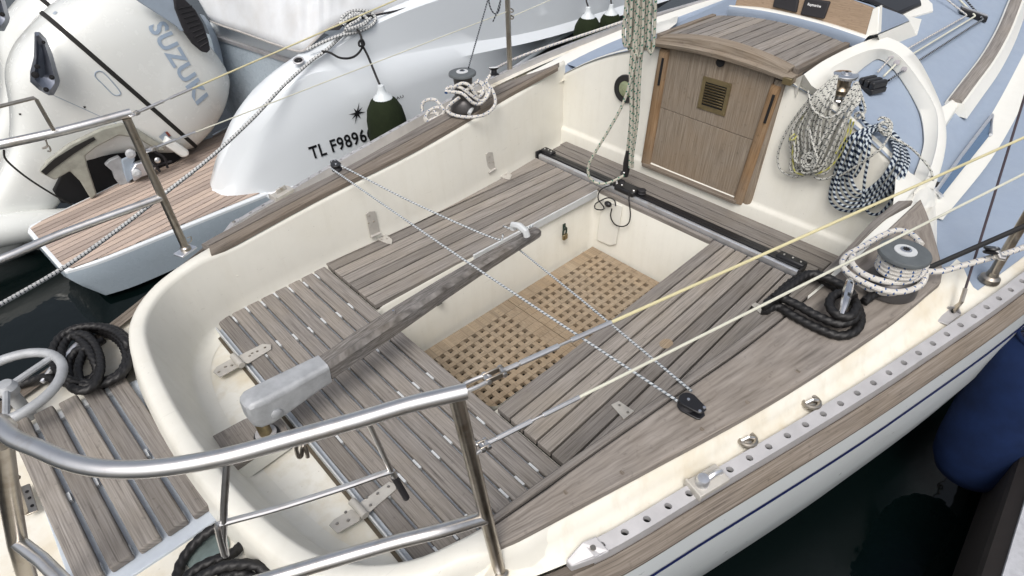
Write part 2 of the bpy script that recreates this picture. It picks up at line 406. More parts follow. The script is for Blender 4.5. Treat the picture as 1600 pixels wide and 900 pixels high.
LIGHTGREEN = plain('dial_glass', (0.30, 0.34, 0.20), 0.15, var=0.3, scale=40)
R_BLACK = plain('black_rope', (0.0075, 0.007, 0.0075), 0.52, var=0.3, scale=90, spec=0.5)
R_BLACKT = plain('black_cord', (0.008, 0.008, 0.009), 0.7)
R_WB = rope('white_blue_rope', (0.62, 0.60, 0.56), (0.04, 0.10, 0.26), pitch=0.024, r=0.007, wide=0.22, wide2=0.42)
R_MAIN = rope('white_green_rope', (0.50, 0.48, 0.41), (0.03, 0.16, 0.11), pitch=0.030, r=0.006, wide=0.34, wide2=0.5)
R_HAL = rope('white_black_rope', (0.54, 0.54, 0.50), (0.02, 0.025, 0.035), pitch=0.021, r=0.0042, wide=0.34, wide2=0.5)
R_NAVY = rope('navy_white_rope', (0.52, 0.58, 0.62), (0.012, 0.022, 0.05), pitch=0.019, r=0.005, wide=0.52, hel2=False)
R_YEL = rope('yellow_fleck_rope', (0.55, 0.54, 0.36), (0.50, 0.48, 0.10), pitch=0.03, r=0.003, wide=0.5, hel2=False)
R_TIL = rope('grey_white_cord', (0.55, 0.58, 0.60), (0.12, 0.14, 0.16), pitch=0.012, r=0.003, wide=0.36, hel2=False)
R_DOT = rope('white_black_dock_line', (0.60, 0.61, 0.60), (0.012, 0.014, 0.025), pitch=0.018, r=0.008, wide=0.38, wide2=0.60)
R_BLK = rope('black_white_line', (0.30, 0.33, 0.36), (0.012, 0.012, 0.018), pitch=0.013, r=0.0035, wide=0.6, hel2=False)
def water_mat():
    k = N('harbour_water'); p = k.obj()
    h = k.noise(p, 2.6, 4, 0.55); k.set(Base_Color=(0.0015, 0.004, 0.004), Roughness=0.03); k.b.inputs['IOR'].default_value = 1.33
    k.bump(h, 0.035, 0.16); return k.m
WATER = water_mat()
# ================================================================ water
m = M(); n = 40
m.loft([[V(-60 + 140 * i / n, -70 + 140 * j / n, -0.60) for j in range(n + 1)] for i in range(n + 1)])
tag(m.build('water', WATER, smooth=0), None, None, kind='structure')
# ================================================================ the sailing boat
BOAT = thing('sailing_boat', 'cream sailing boat with grey teak cockpit, tiller and blue decks', 'sailing boat', (-0.9, -0.28, -0.6))
def interp(tab):
    P = [V(a, b, 0) for a, b in tab]; C = catmull(P, 10)
    def f(x):
        if x <= C[0].x: return C[0].y
        for a, b in zip(C, C[1:]):
            if a.x <= x <= b.x: return lerp(a.y, b.y, (x - a.x) / max(1e-9, b.x - a.x))
        return C[-1].y
    return f
RS = interp([(-2.42, -.56), (-2.15, -.72), (-1.8, -.90), (-1.383, -1.091), (-1.055, -1.189), (-.672, -1.295), (-.411, -1.359), (.007, -1.451), (.5, -1.53), (1.2, -1.60), (2, -1.60), (3, -1.42), (4, -1.08), (5, -.5), (5.4, -.28)])
RP = interp([(-2.42, .13), (-2.15, .24), (-1.97, .31), (-1.77, .40), (-1.394, .60), (-1.098, .656), (-.609, .715), (-.2, .745), (.044, .755), (.4, .735), (.9, .665), (1.5, .54), (2.2, .38), (3, .2), (4, .0), (5, -.2), (5.4, -.28)])
def ZDd(x): return 0.245 + 0.09 * min(max(x, -1.3), 1.0) + 0.05 * max(0, x - 1.0)
def ZRr(x): return ZDd(x) + 0.045
XS = [-2.42, -2.36, -2.3, -2.25, -2.2] + [-2.15 + 0.05 * i for i in range(24)] + [-0.9 + 0.1 * i for i in range(64)]; XS = [x for x in XS if x < 5.4] + [5.4]
# hull
m = M()
prof = [(0.045, -0.005), (0.047, -0.05), (0.048, -0.14), (0.035, -0.30), (-0.01, -0.52), (-0.08, -0.68), (-0.25, -0.85), (-0.7, -1.05)]
rows = []
for x in XS:
    zd = ZDd(x); w_ = (RP(x) - RS(x)) / 2; yc = (RP(x) + RS(x)) / 2
    r = []
    for o_, dz in prof: r.append(V(x, yc - max(0.01, w_ + o_), zd + dz))
    r += [V(p.x, 2 * yc - p.y, p.z) for p in reversed(r)]
    rows.append(r)
m.loft(rows)
m.add(rows[0], [tuple(range(len(rows[0])))])
HULL = m.build('hull', HULLW, BOAT, smooth=50)
m = M()
for sgn in (-1, 1):
    rr = []
    for x in XS:
        zd = ZDd(x); w_ = (RP(x) - RS(x)) / 2; yc = (RP(x) + RS(x)) / 2
        rr.append([V(x, yc + sgn * (w_ + .0500), zd - .108), V(x, yc + sgn * (w_ + .0502), zd - .122)])
    m.loft(rr)
m.build('hull_stripe', NAVY, HULL)
# rubbing strake of teak outside the toe rail, on both sides and over the quarters
for sgn, f in ((-1, RS), (1, RP)):
    m = M(); rr = []
    for x in XS:
        y = f(x); zd = ZDd(x)
        rr.append([V(x, y + sgn * a, zd + b) for a, b in ((-.006, .006), (.0165, .010), (.020, .015), (.028, .013), (.045, .004), (.053, -.010), (.050, -.026))])
    m.loft(rr); m.grain_rows(0, rr); m.build('rubbing_strake', TEAK_D, BOAT)
# ---- cockpit coaming path, port bow end round the stern to starboard
Tn = [(.30, .50), (.0, .438), (-.35, .405), (-.627, .392), (-1.08, .400), (-1.40, .392), (-1.56, .375), (-1.68, .325), (-1.765, .21), (-1.80, 0.0), (-1.81, -.27), (-1.79, -.55), (-1.745, -.74), (-1.66, -.86), (-1.54, -.925), (-1.328, -.958), (-1.085, -.995), (-.7, -1.04), (-.386, -1.07), (-.047, -1.08), (.10, -1.088), (.30, -1.09)]
Bn = [(.27, .47), (.0, .425), (-.35, .388), (-.627, .372), (-1.08, .388), (-1.40, .378), (-1.54, .355), (-1.65, .30), (-1.725, .18), (-1.76, -.02), (-1.765, -.26), (-1.735, -.53), (-1.69, -.68), (-1.61, -.79), (-1.50, -.87), (-1.328, -.93), (-1.085, -.97), (-.7, -1.02), (-.386, -1.05), (-.047, -1.06), (.10, -1.07), (.27, -1.07)]
Tc = catmull([V(a, b, 0) for a, b in Tn], 5); Bc = catmull([V(a, b, 0) for a, b in Bn], 5)
def zcom(p):
    # aft lip is lower than the planked sides
    return 0.366 + 0.09 * max(p.x, -1.5) if p.x > -1.5 else 0.231 - 0.02 * min(1, (-1.5 - p.x) / .25)
rows = []
for i, (t, b) in enumerate(zip(Tc, Bc)):
    tg = (Tc[min(i + 1, len(Tc) - 1)] - Tc[max(i - 1, 0)]).normalized()
    out = V(-tg.y, tg.x, 0) * -1                         # outward of the U
    zc = zcom(t); aft = min(1, max(0, (-1.42 - t.x) / .12))
    zc -= .021 * (1 - aft); L = lerp(.085, .050, aft); zd = lerp(ZDd(t.x) + .03, .118, aft)
    if t.x > -.02: L = lerp(L, .022, min(1, (t.x + .02) / .2))
    r = [b - out * .050 + V(0, 0, -.0325), b - out * .024 + V(0, 0, -.030), b - out * .008 + V(0, 0, -.020), b + V(0, 0, .0), b.lerp(t, .12) + V(0, 0, .04),
         t + V(0, 0, zc - .016), t + out * .003 + V(0, 0, zc - .005), t + out * .011 + V(0, 0, zc), t + out * (L - .014) + V(0, 0, zc), t + out * (L - .004) + V(0, 0, zc - .006), t + out * (L + .004) + V(0, 0, zc - .03), t + out * (L + .018) + V(0, 0, zd)]
    rows.append(r)
m = M(); m.loft(rows)
# seat level under the slats, with the footwell let into it
FW = dict(x0=-1.139, x1=0.0, y0=-.575, y1=.03, zf=-.345)
zz = -.032
def sheet(x0, x1, y0, y1, z): m.quad(V(x0, y0, z), V(x1, y0, z), V(x1, y1, z), V(x0, y1, z))
sheet(FW['x0'], FW['x1'], FW['y1'], .46, zz); sheet(FW['x0'], FW['x1'], -1.08, FW['y0'], zz)
sheet(FW['x1'], .30, -1.10, .50, zz - .001)
TUB = m.build('cockpit_tub', CREAM, BOAT, smooth=60)
m = M(); m.quad(V(-1.80, -1.08, zz - .002), V(FW['x0'], -1.08, zz - .002), V(FW['x0'], .46, zz - .002), V(-1.80, .46, zz - .002)); m.build('cockpit_floor', FLOORM, TUB)
# footwell: four walls and floor
m = M(); x0, x1, y0, y1, zf = FW['x0'], FW['x1'], FW['y0'], FW['y1'], FW['zf']
def rring(z, r, ins=0):
    out = []
    for cx, cy, a0 in ((x1 - r, y1 - r, 0), (x0 + r, y1 - r, 90), (x0 + r, y0 + r, 180), (x1 - r, y0 + r, 270)):
        for k in range(5):
            a = radians(a0 + 22.5 * k); out.append(V(cx + (r - ins) * cos(a), cy + (r - ins) * sin(a), z))
    return out
m.loft([rring(-.012, .03, -.006), rring(-.02, .03), rring(zf + .04, .03), rring(zf + .012, .03, .006), rring(zf, .03, .02)], closed=True)
m.add(rring(zf, .03, .02), [tuple(range(20))])
m.build('footwell', CREAM, TUB, smooth=50)
# ---- deck: starboard side deck with the slope up to the coaming, port side deck, stern deck
SOUT = interp([(-1.55, -1.00), (-1.464, -1.006), (-1.166, -1.094), (-.816, -1.192), (-.456, -1.272), (-.186, -1.306), (0.02, -1.315), (.12, -1.27), (.25, -1.20)])
m = M(); rows = []
for x in [-1.62 + .04 * i for i in range(40)]:
    po = SOUT(x); ra = RS(x); zc = 0.366 + .09 * x - .024; zd = ZDd(x)
    if x < -1.5: zc = lerp(zc, zd + .01, min(1, (-1.5 - x) / .1))
    zd += .022
    rows.append([V(x, po + .01, zc), V(x, po - .004, zc - .006), V(x, lerp(po, ra, .26), lerp(zc, zd, .52)), V(x, lerp(po, ra, .45), lerp(zc, zd, .82)), V(x, lerp(po, ra, .62), zd + .006), V(x, ra + .004, zd)])
m.loft(rows)
rows = []
for x in [-1.55 + .05 * i for i in range(38)]:
    rows.append([V(x, .48, ZDd(x) + .02), V(x, RP(x) + .03, ZDd(x))])
m.loft(rows)
# stern deck
lipo = [t for t in Tc if t.x < -1.2]; lipo = [V(-1.83 + (t.x + 1.81), t.y, 0) if t.x < -1.7 else t for t in lipo]
def inside(x, y):
    c = False; n_ = len(lipo)
    for i in range(n_):
        a, b = lipo[i], lipo[(i + 1) % n_]
        if (a.y > y) != (b.y > y) and x < (b.x - a.x) * (y - a.y) / (b.y - a.y) + a.x: c = not c
    return c
nx, ny = 49, 70
for i in range(nx):
    for j in range(ny):
        q = []
        for a, b in ((i, j), (i + 1, j), (i + 1, j + 1), (i, j + 1)):
            x = -2.41 + .98 * a / nx; y = lerp(RS(x) - .02, RP(x) + .02, b / ny); q.append(V(x, y, .118 + .010 * (1 - ((y + .25) / .6) ** 2)))
        c = sum(q, V(0, 0, 0)) / 4
        if not inside(c.x, c.y) and not inside(c.x + .02, c.y): m.add(q, [(0, 1, 2, 3)])
m.build('deck', CREAM_F, BOAT, smooth=50, merge=True)
# forward side decks in blue paint
m = M()
for sgn in (-1, 1):
    rows = []
    for x in [-.10 + .1 * i for i in range(54)]:
        if sgn > 0 and x < .35: continue
        f = RS if sgn < 0 else RP; y = f(x); inn = (-1.16 if sgn < 0 else .52) if x < .3 else (y - sgn * .55)
        rows.append([V(x, y - sgn * .055, ZDd(x) + .028), V(x, lerp(y - sgn * .055, inn, .5), ZDd(x) + .030), V(x, inn, ZDd(x) + .030)])
    m.loft(rows)
m.build('blue_side_deck', BLUE, BOAT)
# white margin between blue deck and toe rail
m = M()
for sgn in (-1, 1):
    rows = []
    for x in [-.06 + .1 * i for i in range(54)]:
        y = (RS if sgn < 0 else RP)(x)
        rows.append([V(x, y + sgn * .004, ZDd(x) + .002), V(x, y - sgn * .004, ZDd(x) + .020), V(x, y - sgn * .055, ZDd(x) + .0265)])
    m.loft(rows)
m.build('deck_margin', CREAM_F, BOAT)
# ---- teak capping of the coamings
def strip(name, inner, outer, mat, th=.02, parent=BOAT, label=None):
    """plank between two pixel-measured edges lying on the coaming top"""
    A = [Vector(p) for p in inner]; B = [Vector(p) for p in outer]
    A = resample(catmull(A, 6), .05); n_ = len(A) - 1
    Bc = catmull(B, 8); LB = sum((b - a).length for a, b in zip(Bc, Bc[1:]))
    B = resample(Bc, LB / n_)[:n_ + 1]
    while len(B) < len(A): B.append(B[-1])
    m = M(); d = V(0, 0, -th); e = .004
    rows = [[a + d, a + V(0, 0, -e), a + (b - a).normalized() * e, b + (a - b).normalized() * e, b + V(0, 0, -e), b + d] for a, b in zip(A, B)]
    m.loft(rows); m.add(rows[0], [(0, 1, 2, 3, 4, 5)]); m.add(rows[-1], [(5, 4, 3, 2, 1, 0)])
    m.grain(0, A[-1] - A[0]); m.grain_rows(0, rows)
    m.t = [random.random()] * len(m.t)
    return m.build(name, mat, parent, smooth=30, label=label)
S_in = [ac(*p) for p in [(752, 817), (770, 803), (842, 751), (980, 653), (1065, 592), (1152, 531), (1218, 480), (1277, 431), (1330, 380), (1368, 340), (1402, 314)]]
S_trim = [ac(*p) for p in [(754, 828), (774, 814), (858, 754), (900, 724.5), (1065, 608.5), (1152, 548.5), (1218, 498), (1263, 460), (1290, 436), (1342, 381), (1386, 340), (1427, 313)]]
S_seam = [ac(*p) for p in [(760, 828), (862, 758), (900, 729), (1065, 613), (1152, 553), (1218, 502), (1263, 465), (1296, 438), (1365, 378), (1436, 312)]]
S_out = [ac(*p) for p in [(772, 858), (793, 848), (1000, 738), (1210, 623), (1380, 512), (1455, 452), (1474, 432), (1468, 395), (1452, 340), (1440, 312)]]
strip('coaming_trim', S_in, S_trim, TEAK)
strip('coaming_cap', S_seam, S_out, TEAK_C)
P_in = [ac(*p) for p in [(329, 396), (500, 304), (660, 224), (800, 143), (872, 104)]]
P_seam = [ac(*p) for p in [(326, 384), (450, 319), (620, 229), (740, 166), (806, 134), (868, 101)]]
P_seam2 = [ac(*p) for p in [(325, 382), (450, 317), (620, 227), (740, 164), (806, 132), (874, 98)]]
P_out = [ac(*p) for p in [(314, 381), (345, 363), (375, 348), (430, 315), (515, 274), (600, 228), (660, 194), (720, 162), (795, 126), (845, 109), (874, 97.5)]]
strip('coaming_trim', P_seam, P_in, TEAK_D)
strip('coaming_cap', P_out, P_seam2, TEAK_C)
for L in (P_seam, S_trim[:9]):
    m = M(); L = catmull(L, 6); m.loft([[p + V(0, -.006, -.012), p + V(0, .006, -.012)] for p in L]); m.build('coaming_seam', CAULK, BOAT)
# ---- slatted seats
PA = [(511, 412.5), (521, 422.5), (535, 433), (546, 444), (557.5, 454), (571, 466), (583, 478)]
PB = [(859, 254), (871, 260), (884, 266), (897, 272), (910.6, 279), (924, 285.6), (937, 292)]
def band(m, a0, a1, b1, b0, t=.02):
    """plank given by its four top corners (two on each end)"""
    f0 = len(m.f); m.tint = random.random(); a0, a1, b1, b0 = map(Vector, (a0, a1, b1, b0))
    n_ = (a1 - a0).cross(b0 - a0)
    P = [a0, a1, b1, b0] if n_.z > 0 else [a0, b0, b1, a1]
    m.prism(P, (0, 0, -t)); m.grain(f0, b0 - a0)
m = M(); g = .0032
ya = [.379, .3265, .2695, .2155, .161, .106, .042]; yb = [.336, .283, .2295, .176, .122, .069, .012]
for k in range(6):
    band(m, (-1.134, ya[k] - g, 0), (-1.134, ya[k + 1] + g, 0), (.020, yb[k + 1] + g, 0), (.020, yb[k] - g, 0))
wall = [V(-1.134, .386, 0), V(-.95, .374, 0), (-.75, .368, 0), (-.5, .372, 0), (-.2, .392, 0), (.02, .418, 0)]
wall = [Vector(p) for p in wall]; f0 = len(m.f); m.tint = .8
m.prism([V(-1.13, .379 + g, 0), V(.02, .336 + g, 0)] + list(reversed(wall)), (0, 0, -.02)); m.grain(f0, (1, -.04, 0))
bench = m.build('bench_slats', TEAK, BOAT, smooth=0, bevel=.0022)
m = M(); m.abox(-1.13, .018, .055, .40, -.031, -.0125); m.build('slat_bed', CAULK, bench)
m = M()                                                               # lid edge of the seat locker, pale strip over the footwell wall
m.prism([V(-.70, .027, -.004), V(.0, .010, -.004), V(.0, .022, -.004), V(-.70, .039, -.004)], (0, 0, -.034)); m.build('lid_edge', SPACER, bench, bevel=.002)
m = M()
sya = [-.589, -.645, -.6985, -.752, -.806, -.859, -.912, -.965]; syb = [-.561, -.609, -.6565, -.707, -.7565, -.808, -.858, -.909]
SIN = interp([(p.x, p.y) for p in S_in])
for k in range(7):
    A0, A1 = V(-1.134, sya[k] - g, 0), V(-1.134, sya[k + 1] + g, 0); B0, B1 = V(.018, syb[k] - g, 0), V(.018, syb[k + 1] + g, 0)
    if k == 6: A1.y = -1.03; B1.y = -1.06
    band(m, A0, A1, B1, B0)
m.build('bench_slats', TEAK, BOAT, smooth=0, bevel=.0022)
m = M(); m.abox(-1.13, .016, -1.04, -.598, -.031, -.0125); m.build('slat_bed', CAULK, bpy.data.objects['bench_slats.001'])
# stern seat, eight athwartships slats with white spacers on a grey board
m = M(); pit = .0537; SPC = []
for k in range(8):
    xa = -1.146 - pit * k; xb = xa - .0455; xm = (xa + xb) / 2
    yp = .375 - .002 * k; ysb = SIN(max(xm, -1.5)) + .012 if xm > -1.5 else -.93
    m.plank(V(xm, ysb, .0), V(xm, yp, .0), .0455, .020)
    if k:
        for y in (.34, .105, -.125, -.36, -.585, -.80):
            yy = y + random.uniform(-.012, .012); SPC.append((xa + .0008, xa + .0074, yy - .017, yy + .017, -.021, -.0035))
st = m.build('stern_seat_slats', TEAK, BOAT, smooth=0, bevel=.005, seg=3)
for b_ in SPC: sp = M(); sp.abox(*b_); sp.build('spacer', SPACER, st)
m = M(); m.abox(-1.578, -1.143, -.935, .372, -.0295, -.0212); m.build('slat_board', GFRAME, st)
m = M(); m.abox(-1.584, -1.5795, -.90, .36, -.030, -.006); m.build('board_edge', SPACER, st, bevel=.001)
m = M(); m.abox(-1.594, -1.5845, -.86, .345, -.0319, -.0300); m.build('gap_shade', plain('shade_brown', (.10, .08, .055), .8), st)  # brown strip on the floor paints the shade under the board's aft edge
# bridge deck slats in front of the traveller
m = M()
for xa, xb in ((.083, .128), (.134, .188), (.194, .246)):
    xm = (xa + xb) / 2; m.plank(V(xm, -.925 - .25 * (xm - .1), 0), V(xm + .01, .415 + .15 * (xm - .1), 0), xb - xa, .02)
m.plank(V(.011, -.558, .001), V(.011, .010, .001), .019, .02)
bd = m.build('bridge_deck_slats', TEAK, BOAT, smooth=0, bevel=.002)
m = M(); m.abox(.022, .25, -.99, .43, -.0325, -.014); m.build('slat_bed', CAULK, bd)
# ---- footwell gratings: real holes
def grating(x0, x1, y0, y1, hx, hy, nx, ny, p, parent):
    m = M(); z = -.300; hs_ = .0098; th = .018
    xs = [x0]; 
    for i in range(nx): xs += [hx + p * i - hs_, hx + p * i + hs_]
    xs.append(x1); ys = [y0]
    for j in range(ny): ys += [hy + p * j - hs_, hy + p * j + hs_]
    ys.append(y1)
    for i in range(len(xs) - 1):
        for j in range(len(ys) - 1):
            a, b, c, d = xs[i], xs[i + 1], ys[j], ys[j + 1]
            f0 = len(m.f)
            if i % 2 and j % 2:
                for (px_, py_), (qx, qy) in (((a, c), (b, c)), ((b, c), (b, d)), ((b, d), (a, d)), ((a, d), (a, c))):
                    m.quad(V(px_, py_, z), V(qx, qy, z), V(qx, qy, z - th), V(px_, py_, z - th))
                m.grain(f0, (1, 0, 0))
            else:
                m.tint = (noise.noise(V(i * .37, j * 7.1, 3)) + 1) / 2 if i % 2 == 0 else (noise.noise(V(i * 5.3, j * .2, 9)) + 1) / 2
                m.quad(V(a, c, z - .0012 * (j % 2)), V(b, c, z - .0012 * (j % 2)), V(b, d, z - .0012 * (j % 2)), V(a, d, z - .0012 * (j % 2))); m.grain(f0, (0, 1, 0) if i % 2 == 0 else (1, 0, 0), (i * 3.1, j * 2.3))
    for (px_, py_), (qx, qy) in (((x0, y0), (x1, y0)), ((x1, y0), (x1, y1)), ((x1, y1), (x0, y1)), ((x0, y1), (x0, y0))):
        m.quad(V(px_, py_, z), V(qx, qy, z), V(qx, qy, z - th - .01), V(px_, py_, z - th - .01))
    return m.build('footwell_grating', TEAK_G, parent, smooth=0, recalc=False)
p_ = .0402
gx1 = -.069; gy1 = -.062
grating(-.558, -.014, -.555, .008, gx1 - p_ * 10, gy1 - p_ * 11, 11, 12, p_, BOAT)
grating(-1.12, -.561, -.555, .008, -.6384 - p_ * 10, gy1 - p_ * 11, 11, 12, p_, BOAT)
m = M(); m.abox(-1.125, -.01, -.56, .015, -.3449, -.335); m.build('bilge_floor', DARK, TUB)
# ================================================================ cabin
def zroof(x, y): return .578 - .42 * (y + .30) ** 2 + .035 * (x - .28)
def march(px, py, f, t0=1.0, t1=6.0):
    """first point along the pixel's ray that lies under the surface f(x, y)"""
    v = ray(px, py); t = t0; st = .02
    g = lambda t: (lambda p: p.z - f(p.x, p.y))(CAM_LOC + v * t)
    while t < t1 and g(t) > 0: t += st
    lo, hi = t - st, t
    for _ in range(30):
        mi = (lo + hi) / 2
        if g(mi) > 0: lo = mi
        else: hi = mi
    return CAM_LOC + v * hi
def arf(px, py, up=0.0): return march(px, py, lambda x, y: zroof(x, min(max(y, -1.2), .6)) + up)
# bulkhead (cockpit end of the cabin) with its low step
def bx(z): return .26 + .06 * z
m = M()
top = [(y, min(zroof(.285, y), .545) + .002) for y in [.52 - .04 * i for i in range(41)]]
m.loft([[V(bx(z) + .034, y, z + .003) for y, z in top], [V(bx(z) + .018, y, z + .0) for y, z in top], [V(bx(z) + .006, y, z - .008) for y, z in top], [V(bx(z) + .0, y, z - .024) for y, z in top], [V(bx(.075), y, .075) for y, z in top], [V(bx(.06) - .002, y, .066) for y, z in top], [V(bx(.06) - .006, y, .061) for y, z in top], [V(.252, y, .056) for y, z in top], [V(.247, y, .047) for y, z in top], [V(.246, y, -.03) for y, z in top]])
BULK = m.build('bulkhead', CREAM, BOAT, smooth=60)
# cabin roof, blue paint
YS_ = interp([(.2, -1.075), (.7, -1.06), (1.4, -.98), (2.2, -.86), (3.4, -.62)]); YP_ = interp([(.2, .53), (.7, .52), (1.4, .42), (2.2, .28), (3.4, .04)])
m = M(); rows = []
for x in [.285 + .06 * i for i in range(52)]:
    a, b = YS_(x), YP_(x); rows.append([V(x, lerp(a, b, k / 30), zroof(x, lerp(a, b, k / 30))) for k in range(31)])
m.loft(rows); m.build('cabin_roof', BLUE, BOAT, smooth=60)
# cabin sides: blue above, white cove at the foot
m1 = M(); m2 = M()
for sgn, f in ((-1, YS_), (1, YP_)):
    r1 = []; r2 = []
    for x in [.19, .23] + [.27 + .06 * i for i in range(52)]:
        y = f(x); z = zroof(x, y); zd = ZDd(x) + .036
        r1.append([V(x, y - sgn * .0, z), V(x, y + sgn * .014, z - .012), V(x, y + sgn * .050, lerp(z, zd, .62))])
        r2.append([V(x, y + sgn * .050, lerp(z, zd, .62)), V(x, y + sgn * .062, lerp(z, zd, .80)), V(x, y + sgn * .085, lerp(z, zd, .95)), V(x, y + sgn * .125, zd + .002)])
    m1.loft(r1); m2.loft(r2)
CS = m1.build('cabin_side', BLUE, BOAT, smooth=60); m2.build('cabin_cove', WHITE, CS, smooth=60)
# white moulded ridge round the winch well on the starboard quarter of the roof
def ridge(O, I, B, up, name, inner_mat=WHITE, drop=.03, start=None):
    Op = catmull([arf(x, y, up) for x, y in O], 6); Ip = catmull([arf(x, y, up) for x, y in I], 6); Bp = catmull([arf(x, y, .004) for x, y in B], 6)
    n_ = min(len(Op), len(Ip), len(Bp)); m = M(); rows = []
    if start:
        yo, yi, yb = start; f = lambda y, dx, dz=.0: V(bx(.5) + dx, y, min(zroof(.285, y), .545) + .004 + dz)
        rows.append([f(yb, .004), f(yb, .008), f(yi, .010), f(yi, .012, .002), f(yo, .012, .002), f(yo, .012), f(yo, .012)])
    for i in range(n_):
        o, ii, b = Op[i], Ip[i], Bp[i]; d = V(o.x - ii.x, o.y - ii.y, 0).normalized()
        rows.append([b, b + V(0, 0, .006), ii.lerp(b, .12) + V(0, 0, -.004), ii, o, o + d * .004 - V(0, 0, .006), o + d * .012 + V(0, 0, -up - drop)])
    m.loft(rows); return m.build(name, inner_mat, BOAT, smooth=50)
ridge([(1256, 116), (1292, 92), (1345, 67), (1386, 58), (1431, 87), (1469, 160), (1478, 205), (1473, 248), (1458, 296)],
      [(1264, 128), (1302, 104), (1350, 81), (1384, 77), (1413, 95), (1457, 158), (1466, 198), (1461, 240), (1444, 290)],
      [(1300, 160), (1328, 126), (1356, 101), (1376, 93), (1402, 116), (1434, 170), (1443, 215), (1438, 246), (1426, 280)], .055, 'roof_ridge', start=(-.585, -.61, -.715))
m = M(); m.loft([[V(x, y, zroof(x, y) + .003) for y in [-.56 - .02 * k for k in range(12)]] for x in (.287, .31, .33, .345)]); m.build('roof_margin', CREAM, BOAT)
# port counterpart: the ridge that frames the blue patch beside the hatch
ridge([(876, 101), (909, 77), (964, 51), (1012, 36), (1060, 22)], [(892, 97), (916, 82), (967, 60), (1017, 45), (1058, 34)], [(904, 97), (909, 87), (965, 68), (1016, 55), (1046, 47)], .03, 'roof_ridge', drop=.13)
def aside(px, py):  # on the cabin side
    def f(x, y):
        ye = YS_(x); z = zroof(x, ye); t = min(1, max(0, (ye - y) / .05)); return lerp(z, lerp(z, ZDd(x) + .036, .62), t) + .004
    return march(px, py, f)
# fairing between coaming, ridge and side deck
m = M()
seam2 = catmull([p + V(0, 0, -.006) for p in S_seam[6:]], 5); tr2 = catmull([p + V(0, 0, -.006) for p in S_trim[7:]], 5); tr2 = resample(tr2, 1) if False else tr2
k_ = min(len(seam2), len(tr2)); m.loft([[seam2[i], tr2[i]] for i in range(k_)]); m.build('coaming_wedge', WHITE, BOAT)
m = M()
up_ = [arf(1400, 262, .0), arf(1426, 272, .008), arf(1446, 288, .050), arf(1458, 296, .050), arf(1470, 286, .0), aside(1478, 284)]
lo_ = [ac(1398, 320) + V(0, 0, -.02), ac(1424, 314) + V(0, 0, -.02), ac(1437, 309) + V(0, 0, -.014), ac(1446, 318) + V(0, 0, -.016), ad(1457, 336) + V(0, 0, .03), ad(1463, 346) + V(0, 0, .004)]
mi_ = [a_.lerp(b_, .5) + V(-.006, -.004, .002) for a_, b_ in zip(up_, lo_)]
lo2 = [p + V(-.03, .05, -.12) for p in lo_[:4]] + [ac(1457, 364) + V(0, 0, -.03), ac(1472, 425) + V(0, 0, -.03)]
m.loft([catmull(x, 6) for x in (up_, mi_, lo_, lo2)]); m.build('quarter_fairing', WHITE, BOAT, smooth=70)
# ---- companionway
PJ0, PJ1 = abh(1005, 251), abh(1034, 74); SJ0, SJ1 = abh(1148, 312), abh(1207, 132); SK0, SK1 = abh(1171, 320), abh(1228, 127)
door = M()
xo = V(-.006, 0, 0)
dl, dr = abh(1012, 250), abh(1153, 312); tl, tr = abh(1042, 70), abh(1212, 120)
mid_l, mid_r = abh(1030, 166), abh(1181, 219.5)
for (a, b, c, d) in ((dl, dr, mid_r + V(0, .0, -.0012), mid_l + V(0, 0, -.0012)), (mid_l + V(0, 0, .0012), mid_r + V(0, 0, .0012), tr + V(0, 0, .02), tl + V(0, 0, .02))):
    f0 = len(door.f); door.tint = random.uniform(.35, .65); P = [p + xo for p in (a, b, c, d)]; door.prism(list(reversed(P)), (.02, 0, 0)); door.grain(f0, (.06, 0, 1))
WB = door.build('washboard', TEAK_W, BOAT, smooth=0, bevel=.0012)
m = M(); c = abh(1129, 96); m.lathe([(.0165, 0), (.0165, .006)], c + V(-.0125, 0, 0), (-1, 0, .06), n=20); m.build('finger_hole', DARK, WB)
# louvred vent on the washboard
vc = (abh(1105, 119) + abh(1146, 133) + abh(1090, 167) + abh(1131, 178)) / 4; vw = (abh(1147, 133) - abh(1103, 118)).length / 2; vh = (abh(1103, 118) - abh(1089, 166)).length / 2; up = V(.06, 0, 1).normalized(); yy = V(0, 1, 0); nn = V(-1, 0, .06)
o = vc + nn * .008; m = M()
for s_ in (-1, 1):
    m.box(o + yy * s_ * (vw - .008), yy * .008, up * vh, nn * .0022); m.box(o + up * s_ * (vh - .009), yy * (vw - .0162), up * .009, nn * .002)
    for s2 in (-1, 1): m.lathe([(.004, 0), (.003, .0016)], o + yy * s_ * (vw - .007) + up * s2 * (vh - .007) + nn * .002, nn, n=10)
VG = m.build('vent_grille', BRONZE, WB, smooth=0)
for k in range(8):
    z = (vh - .022) * (-1 + 2 * (k + .5) / 8); m = M(); m.box(o + up * z + nn * .001, yy * (vw - .018), up * ((vh - .02) / 11) + nn * .003, nn * .0012 - up * .0005); m.build('louvre', BRONZE, VG, bevel=.0008)
m = M(); m.box(o - nn * .0005, yy * (vw - .016), up * (vh - .018), nn * .0004); m.build('vent_back', DARK, VG)
